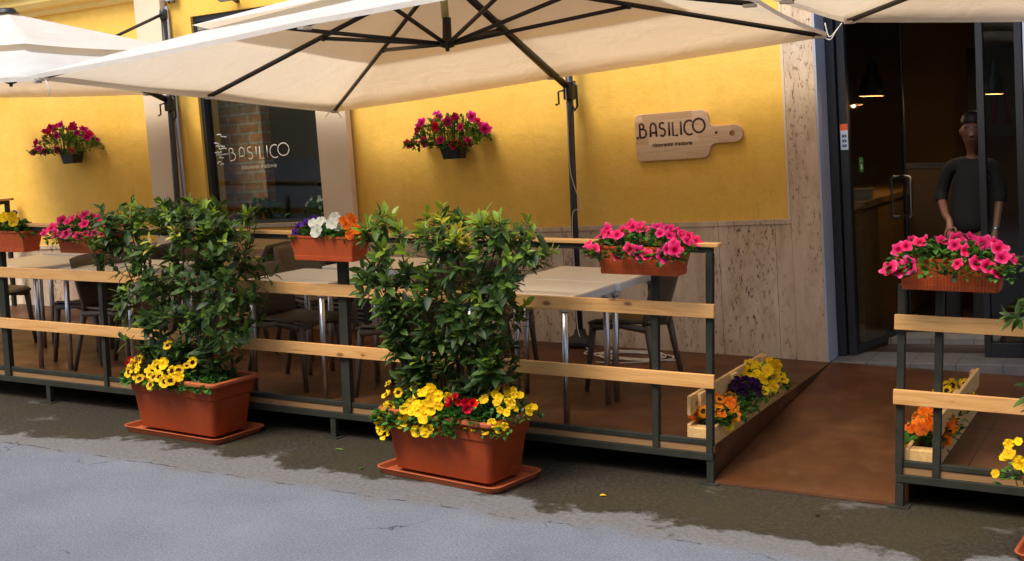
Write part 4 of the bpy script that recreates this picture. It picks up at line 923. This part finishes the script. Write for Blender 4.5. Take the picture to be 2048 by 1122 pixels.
def bedding(name, label, cat, base, rz, w_, d_, h, nleaf, flowers, seed, over=.06, droop=.0, leafL=(.028,.05), group=None, frac=.45):
    """mound of small leaves w_ x d_ x h; flowers: list of (kind, material, positions|count, scale)"""
    random.seed(seed); t = thing(name, label, cat, base, (0,0,rz), group)
    mb = MB(); Rm = Matrix.Rotation(-rz, 3, 'Z'); vw = Rm @ VIEW
    def top(x, y): return h*max(0, 1-(abs(x)/(w_/2))**3*.8-(abs(y)/(d_/2))**2*.5)
    for k in range(nleaf):
        x = random.uniform(-1,1)*w_/2; y = random.uniform(-1,1)*d_/2; z = top(x,y)*random.uniform(.15,1.0)**.6-.01
        if droop and random.random() < .3: y = -d_/2-random.uniform(.0,.03); z = -random.random()*droop
        dr = Vector((x/w_*1.6, y/d_*1.2-.1, .5))+rv(.8)
        ln = random.uniform(*leafL); leaf(mb, Vector((x,y,z)), dr, Vector((0,0,1))+rv(.4), ln, ln*.62, 1 if random.random() < frac else 0, .25)
    for k in range(nleaf//9):
        x = random.uniform(-1,1)*w_*.42; y = random.uniform(-1,1)*d_*.4; z = top(x,y)
        mb.tube([(x*.8,y*.8,-.02),(x,y,z)], .0022, 4, 0, False)
    mb.obj('foliage', BLEAF, t)
    for kind, m_, pos, sc in flowers:
        if isinstance(pos, int):
            P_ = []
            for k in range(pos*30):
                x = random.uniform(-1,1)*w_*.52; y = random.uniform(-1,.6)*d_*.5; z = top(x*.9,y*.9)*random.uniform(.8,1.08)+.012
                if droop and random.random() < .30: y = -d_/2-random.uniform(.01,.035); z = -random.random()*droop*.9+.02
                if all((Vector((x,y,z))-q).length > .047*sc for q in P_): P_.append(Vector((x,y,z)))
                if len(P_) >= pos: break
        else: P_ = [Vector(q) for q in pos]
        for q in P_:
            d = (vw*.75+Vector((q.x/w_*1.2, q.y/d_*.9-.1, .45))+rv(.5)).normalized()
            add_flower(t, kind, m_, q, d, sc*random.uniform(.68,1.15), random.uniform(-.35,.35) if kind == 'pansy' else random.uniform(0,6))
    return t

# ------------------------------------------------------------------ flower boxes on the fence
BOXES = []
def flower_box(x, y, z, rz, label):
    t = thing('flower_box', label, 'planter', (x, y, z), (0,0,rz), 'terracotta flower boxes on the fence')
    if not BOXES:
        w0, d0, w1, d1, H_ = .425, .15, .485, .195, .148
        mb = MB(); mb.loft([rrect(w0,d0,.012,0), rrect(w0+.008,d0+.006,.012,.026), rrect(w0+.002,d0,.012,.0275), rrect(w1-.012,d1-.01,.014,H_-.012)], caps=False); mb.face(list(range(20))[::-1])
        mb.loft([rrect(w1-.03,d1-.03,.012,H_-.012), rrect(w0-.01,d0-.012,.010,.03)], caps=False)
        bx = mb.mesh('box', M_['box'])
        mb = MB(); mb.loft([rrect(w1-.012,d1-.01,.014,H_-.014), rrect(w1,d1,.016,H_-.012), rrect(w1+.002,d1+.002,.016,H_), rrect(w1-.03,d1-.03,.012,H_), rrect(w1-.03,d1-.03,.012,H_-.014)], caps=False, smooth=False)
        rm = mb.mesh('rim', M_['box'])
        mb = MB(); mb.loft([rrect(w1-.036,d1-.034,.012,H_-.025), rrect(w1-.036,d1-.034,.012,H_-.022)]); so_ = mb.mesh('soil', M_['soil'])
        BOXES.extend([bx, rm, so_])
    for nm, me in zip(('box', 'rim', 'soil'), BOXES): link(nm, me, t)
    return t
BX = [(-2.355, -.075, 1.113, 0, 'terracotta flower box with white, purple and orange pansies on the middle fence post'),
      (-.345, -.075, 1.108, R(1), 'terracotta flower box with pink petunias at the ramp end of the left fence'),
      (1.195, -.075, 1.094, R(0), 'terracotta flower box with pink petunias right of the ramp'),
      (-4.40, .0, 1.085, R(4), 'terracotta flower box with pink petunias beside the left laurel shrub'),
      (-5.18, -.02, 1.075, R(3), 'terracotta flower box with pale yellow pansies at the left edge')]
for q in BX: flower_box(*q)
def at(i, dz=.13): return (BX[i][0], BX[i][1], BX[i][2]+dz)
GP = 'petunia plants in the fence boxes'
bedding('petunia_plant', 'hot pink petunias spilling over the box at the ramp end of the left fence', 'flowers', at(1), 0, .54, .24, .10, 520, [('petunia', PET_PINK, 30, .90)], 11, droop=.045, group=GP)
bedding('petunia_plant', 'hot pink petunias spilling over the box right of the ramp', 'flowers', at(2), 0, .54, .24, .10, 560, [('petunia', PET_PINK, 24, .92)], 12, droop=.06, group=GP, frac=.6)
bedding('petunia_plant', 'deep pink petunias in the box beside the left laurel shrub', 'flowers', at(3), R(4), .54, .24, .11, 440, [('petunia', PET_PINK, 26, .95)], 13, droop=.05, group=GP)
bedding('pansy_plant', 'mixed white, purple and orange pansies in the middle fence box', 'flowers', at(0), 0, .46, .18, .08, 380,
    [('pansy', PAN_P, [(-.20,-.07,.03),(-.14,-.05,.09),(-.10,-.02,.10),(-.22,-.03,.06)], 1.05), ('pansy', PAN_W, [(-.06,-.07,.09),(-.025,-.05,.10),(-.02,-.10,.05),(.06,-.05,.09),(.09,-.03,.07),(.05,-.01,.12)], 1.2),
     ('pansy', PAN_O, [(.14,-.05,.11),(.17,-.06,.08),(.20,-.04,.11),(.23,-.05,.06),(.16,0,.13),(.21,-.09,.03),(.25,-.02,.02)], .9)], 14, leafL=(.03,.055))
bedding('pansy_plant', 'pale yellow pansies in the box at the left edge', 'flowers', at(4), 0, .46, .18, .10, 340,
    [('pansy', PAN_Y, [(.02,-.05,.11),(-.02,-.06,.09),(.08,-.03,.115),(.12,-.05,.08),(-.10,-.05,.10),(-.16,-.04,.10)], 1.15), ('pansy', PAN_P, [(.04,.02,.13)], .9)], 15, leafL=(.03,.05), frac=.2)

# ------------------------------------------------------------------ wall pots
def wall_pot(u, w, label, plabel, seed, wd):
    p = FB(u, -.11, w); t = thing('wall_pot', label, 'plant pot', p, BROT, 'black pots hung on the yellow wall')
    mb = MB(); mb.loft([rrect(.155,.11,.02,0), rrect(.205,.155,.025,.125), rrect(.215,.165,.025,.126), rrect(.215,.165,.025,.14), rrect(.19,.14,.02,.14), rrect(.17,.12,.02,.06)], smooth=False)
    mb.obj('pot', M_['blackpot'], t, bevel=.002)
    MB().tube([(-.07,.07,.13),(-.07,.105,.10)], .004, 5).tube([(.07,.07,.13),(.07,.105,.10)], .004, 5).obj('hook', M_['blackpot'], t)
    random.seed(seed)
    bedding('petunia_plant', plabel, 'flowers', (p.x, p.y-.03, p.z+.13), 0, wd, .34, .22, 700, [('petunia', PET_MAG, 18, 1.0), ('petunia', PET_RED, 8, .95)], seed, droop=.04, leafL=(.03,.05), group='petunias in the wall pots', frac=.7)
wall_pot(-2.868, 1.585, 'small black pot hung on the wall between the window and the chopping-board sign', 'crimson and magenta petunias in the wall pot left of the chopping-board sign', 21, .60)
wall_pot(-7.04, 1.785, 'small black pot hung on the wall at the far left', 'magenta petunias in the wall pot at the far left', 22, .62)

# ------------------------------------------------------------------ big planters with laurel
PL = []
def big_planter(x, y, rz, label):
    t = thing('large_planter', label, 'planter', (x, y, 0), (0,0,rz), 'large terracotta troughs in front of the fence')
    if not PL:
        mb = MB(); mb.loft([rrect(.655,.295,.03,.028), rrect(.715,.345,.035,.265)], caps=True)
        mb.loft([rrect(.732,.362,.035,.262), rrect(.752,.382,.035,.345)], caps=True); PL.append(mb.mesh('tub', M_['terra']))
        mb = MB(); mb.loft([rrect(.752,.382,.035,.340), rrect(.80,.42,.045,.346), rrect(.808,.428,.045,.352), rrect(.808,.428,.045,.366), rrect(.80,.42,.045,.372), rrect(.745,.365,.03,.372), rrect(.735,.355,.03,.33)], caps=False, smooth=False); PL.append(mb.mesh('rim', M_['terra_lit']))
        mb = MB(); mb.loft([rrect(.80,.41,.05,.0), rrect(.835,.44,.06,.030), rrect(.85,.455,.06,.034), rrect(.848,.452,.06,.040), rrect(.82,.43,.05,.036), rrect(.79,.40,.05,.008)], smooth=False); PL.append(mb.mesh('saucer', M_['terra_lit']))
        mb = MB(); mb.loft([rrect(.734,.354,.03,.346), rrect(.734,.354,.03,.350)]); PL.append(mb.mesh('soil', M_['soil']))
    for nm, me in zip(('tub', 'rim', 'saucer', 'soil'), PL): link(nm, me, t, bevel=.004 if nm != 'soil' else 0)
    return t
P1c = (-3.365, -.225, R(-4)); P2c = (-1.315, -.395, R(-8)); P3c = (1.985, -.40, R(-4))
big_planter(*P1c, 'large terracotta trough on a saucer, the left of the two whole ones')
big_planter(*P2c, 'large terracotta trough on a saucer in the centre foreground')
big_planter(*P3c, 'large terracotta trough cut off by the right edge')
shrub('laurel_shrub', 'tall leafy laurel shrub in the left trough', (P1c[0], P1c[1], .35), [(0,-.26,.26),(.15,-.33,.34),(.35,-.50,.48),(.58,-.58,.58),(.80,-.60,.60),(.98,-.52,.52),(1.10,-.28,.42)], .24, 270, 31, young=.22)
shrub('laurel_shrub', 'tall leafy laurel shrub with pale new leaves in the centre trough', (P2c[0], P2c[1], .36), [(0,-.22,.24),(.2,-.30,.30),(.45,-.38,.38),(.65,-.50,.44),(.85,-.52,.52),(.98,-.50,.48),(1.09,-.46,.33)], .22, 255, 32, young=.40, L=(.055,.125))
shrub('laurel_shrub', 'laurel shrub cut off by the right edge', (P3c[0], P3c[1], .35), [(0,-.26,.26),(.2,-.30,.34),(.35,-.45,.48),(.6,-.52,.52),(.85,-.48,.45),(1.05,-.35,.3)], .24, 190, 33, young=.1)
def loc2(P, x, y, z):     # planter-local to world-offset handled by bedding's own rotation
    return (x, y, z)
# bedding in the troughs
bedding('pansy_plant', 'yellow pansies with dark faces under the left laurel shrub', 'flowers', (P1c[0]+.0, P1c[1]-.055, .345), P1c[2], 0.72, .28, .08, 420,
    [('pansy', PAN_YB, [(-.33,-.13,.10),(-.29,-.15,.07),(-.33,-.16,.045),(-.26,-.16,.035),(-.20,-.19,.02),(-.29,-.10,.12),(-.10,-.14,.11),(-.06,-.16,.10),(-.115,-.18,.05),(-.06,-.20,.045),(-.02,-.19,.05),(-.07,-.22,-.0),(-.03,-.10,.23),(.06,-.16,.085),(.10,-.14,.09),(.05,-.21,.03),(.085,-.20,.035),(.02,-.205,.025),(.15,-.12,.12),(.18,-.10,.14)], 1.08), ('pansy', PAN_Y, [(-.15,-.15,.08),(-.24,-.17,.07),(.13,-.17,.06),(.0,-.17,.13)], 1.0)], 41, leafL=(.03,.06), droop=.02)
bedding('cyclamen_plant', 'red cyclamen at the left corner of the left trough', 'flowers', (P1c[0]-.36, P1c[1]-.10, .35), P1c[2], .14, .14, .07, 60, [('cyclamen', CYC, [(-.03,-.02,.10),(0,-.03,.085),(-.04,-.04,.08),(.01,.0,.11)], .8)], 42, leafL=(.03,.05), frac=.1)
bedding('pansy_plant', 'bright yellow pansies along the front of the centre trough', 'flowers', (P2c[0]-.12, P2c[1], .355), P2c[2], .56, .38, .10, 560,
    [('pansy', PAN_Y, [(-.06,-.12,.14),(-.03,-.14,.10),(-.05,-.17,.06),(.02,-.15,.12),(.05,-.12,.13),(.08,-.13,.12),(.02,-.20,.06),(.0,-.215,.03),(.045,-.215,.035),(.075,-.20,.06),(.11,-.18,.09),(.14,-.16,.12),(.12,-.20,.05),(.16,-.18,.07),(.19,-.14,.11),(-.02,-.20,.015),(-.06,-.20,.03),(.09,-.22,.01),(-.10,-.21,-.04),(-.075,-.225,-.045),(-.05,-.21,-.03),(.04,-.235,-.07),(.105,-.23,-.06),(.13,-.23,-.05)], 1.08),
     ('pansy', PAN_YB, [(-.27,-.10,.13),(-.25,-.14,.08),(-.22,-.17,.035),(-.19,-.18,.02),(-.20,-.20,.0),(-.16,-.14,.10),(-.22,-.21,-.02),(-.26,-.20,-.055),(-.245,-.21,-.08),(-.225,-.22,-.10),(-.20,-.22,-.12),(-.205,-.215,-.09)], 1.0)], 43, leafL=(.03,.055), droop=.08)
bedding('cyclamen_plant', 'red cyclamen in the centre trough between yellow flowers', 'flowers', (P2c[0]+.165, P2c[1]-.185, .375), P2c[2], .22, .10, .06, 110, [('cyclamen', CYC, [(-.08,-.02,.08),(-.06,-.01,.10),(-.04,-.03,.11),(-.025,-.02,.08),(-.09,-.03,.055),(.03,-.03,.09),(.05,-.02,.075),(.07,-.03,.085),(.045,-.045,.06)], 1.0)], 44, leafL=(.035,.055), frac=.1)
bedding('begonia_plant', 'small golden yellow blooms at the right end of the centre trough', 'flowers', (P2c[0]+.33, P2c[1]-.06, .36), P2c[2], .30, .30, .13, 300, [('pansy', PAN_Y, 34, .78)], 45, leafL=(.02,.035), droop=.06)
bedding('pansy_plant', 'small yellow pansies on thin stems at the right edge', 'flowers', (P3c[0]-.36, P3c[1]-.10, .35), P3c[2], .26, .24, .10, 150, [('pansy', PAN_Y, [(-.10,-.09,.16),(-.11,-.12,.11),(-.06,-.10,.18),(-.14,-.14,.04),(-.05,-.14,.10),(-.02,-.14,.08),(-.09,-.13,.13)], .8)], 46, leafL=(.02,.035))

# ------------------------------------------------------------------ pallet flower crates beside the ramp
def crate(x, rz, label, mir):
    t = thing('pallet_planter', label, 'planter', (x, 0, DZ+.002), (0,0,rz), 'pallet wood planters beside the ramp')
    s = mir; L_ = 1.36
    def B(nm, a, b, y0, y1, z0, z1): 
        lo, hi = sorted((a*s, b*s)); MB().box(lo, hi, y0, y1, z0, z1).obj(nm, M_['pine_y'], t, bevel=.003)
    B('front_board', .0, -.022, .02, L_, .0, .095)
    B('back_board', -.135, -.155, .06, L_, .0, .10); B('back_board', -.135, -.155, .06, L_+.02, .145, .25)
    B('back_board', -.135, -.155, .36, L_+.1, .26, .335) if False else None
    for y in (.02, .64, 1.26): B('block', -.0225, -.1345, y+.005, y+.09, .003, .09)
    for y in (.16, .70, 1.28): B('batten', -.113, -.1345, y, y+.09, .095, .245)
    MB().box(*sorted((-.03*s, -.13*s)), .05, L_-.02, .03, .06).obj('soil', M_['soil'], t)
    return t
crate(-.004, 0, 'pale pallet wood planter on the left side of the ramp', 1)
crate(.975, 0, 'pale pallet wood planter on the right side of the ramp', -1)
bedding('pansy_plant', 'orange pansies with dark faces in the left ramp planter', 'flowers', (-.065, .36, .27), 0, .20, .44, .10, 260, [('pansy', PAN_O, 9, 1.15), ('pansy', PAN_OB, 7, 1.05), ('pansy', PAN_YB, [(.07,-.12,-.0),(.04,-.17,.04)], 1.25)], 51, leafL=(.035,.06))
bedding('pansy_plant', 'deep purple pansies between the orange and yellow ones in the left ramp planter', 'flowers', (-.07, .72, .28), 0, .18, .22, .11, 120, [('pansy', PAN_DP, 9, 1.15)], 52, leafL=(.035,.06), frac=.1)
bedding('pansy_plant', 'yellow pansies at the upper end of the left ramp planter', 'flowers', (-.06, 1.05, .28), 0, .22, .44, .15, 260, [('pansy', PAN_Y, 24, 1.25)], 53, leafL=(.035,.06))
bedding('pansy_plant', 'orange pansies in the near end of the right ramp planter', 'flowers', (1.045, .38, .27), 0, .20, .48, .12, 240, [('pansy', PAN_O, 19, 1.15), ('pansy', PAN_YB, [(-.10,-.14,.0)], 1.0)], 54, leafL=(.035,.06))
bedding('pansy_plant', 'yellow orange pansies at the upper end of the right ramp planter', 'flowers', (1.04, 1.0, .28), 0, .2, .44, .13, 160, [('pansy', PAN_YB, 10, 1.15)], 55, leafL=(.035,.06))
# plants inside on the window sill
bedding('sill_plant', 'dark leafy plant on the inner window sill behind the left shrub', 'plant', FB(-5.15, .28, ww0+.03), 0, .42, .2, .16, 170, [], 61, leafL=(.05,.08), frac=.1)
bedding('sill_plant', 'white flowering plant on the inner window sill', 'plant', FB(-4.53, .28, ww0+.05), 0, .22, .16, .13, 90, [('pansy', PAN_W, 14, .5)], 62, leafL=(.04,.06), frac=.1)
# fallen bits on the asphalt
def fallen(label, x, y, m_, L_, W_, a, cat, name):
    mb = MB(); leaf(mb, Vector((0,0,.004)), Vector((math.cos(a), math.sin(a), .02)), Vector((0,0,1)), L_, W_, 0, .05)
    tag(mb.obj(name, m_, loc=(x, y, .002)), label, cat)
fallen('green leaf fallen on the damp asphalt between the two troughs', -2.25, -.25, LEAF[2], .06, .022, .1, 'leaf', 'fallen_leaf')
fallen('yellow petal fallen on the asphalt right of the centre trough', -.44, -.46, PAN_Y, .035, .03, .6, 'petal', 'fallen_petal')
fallen('green leaf fallen left of the centre trough saucer', -1.86, -.55, LEAF[1], .045, .025, 2.0, 'leaf', 'fallen_leaf')
fallen('dark scrap lying on the asphalt below the ramp', .63, -.33, M_['shade'], .03, .025, .6, 'litter', 'litter_scrap')
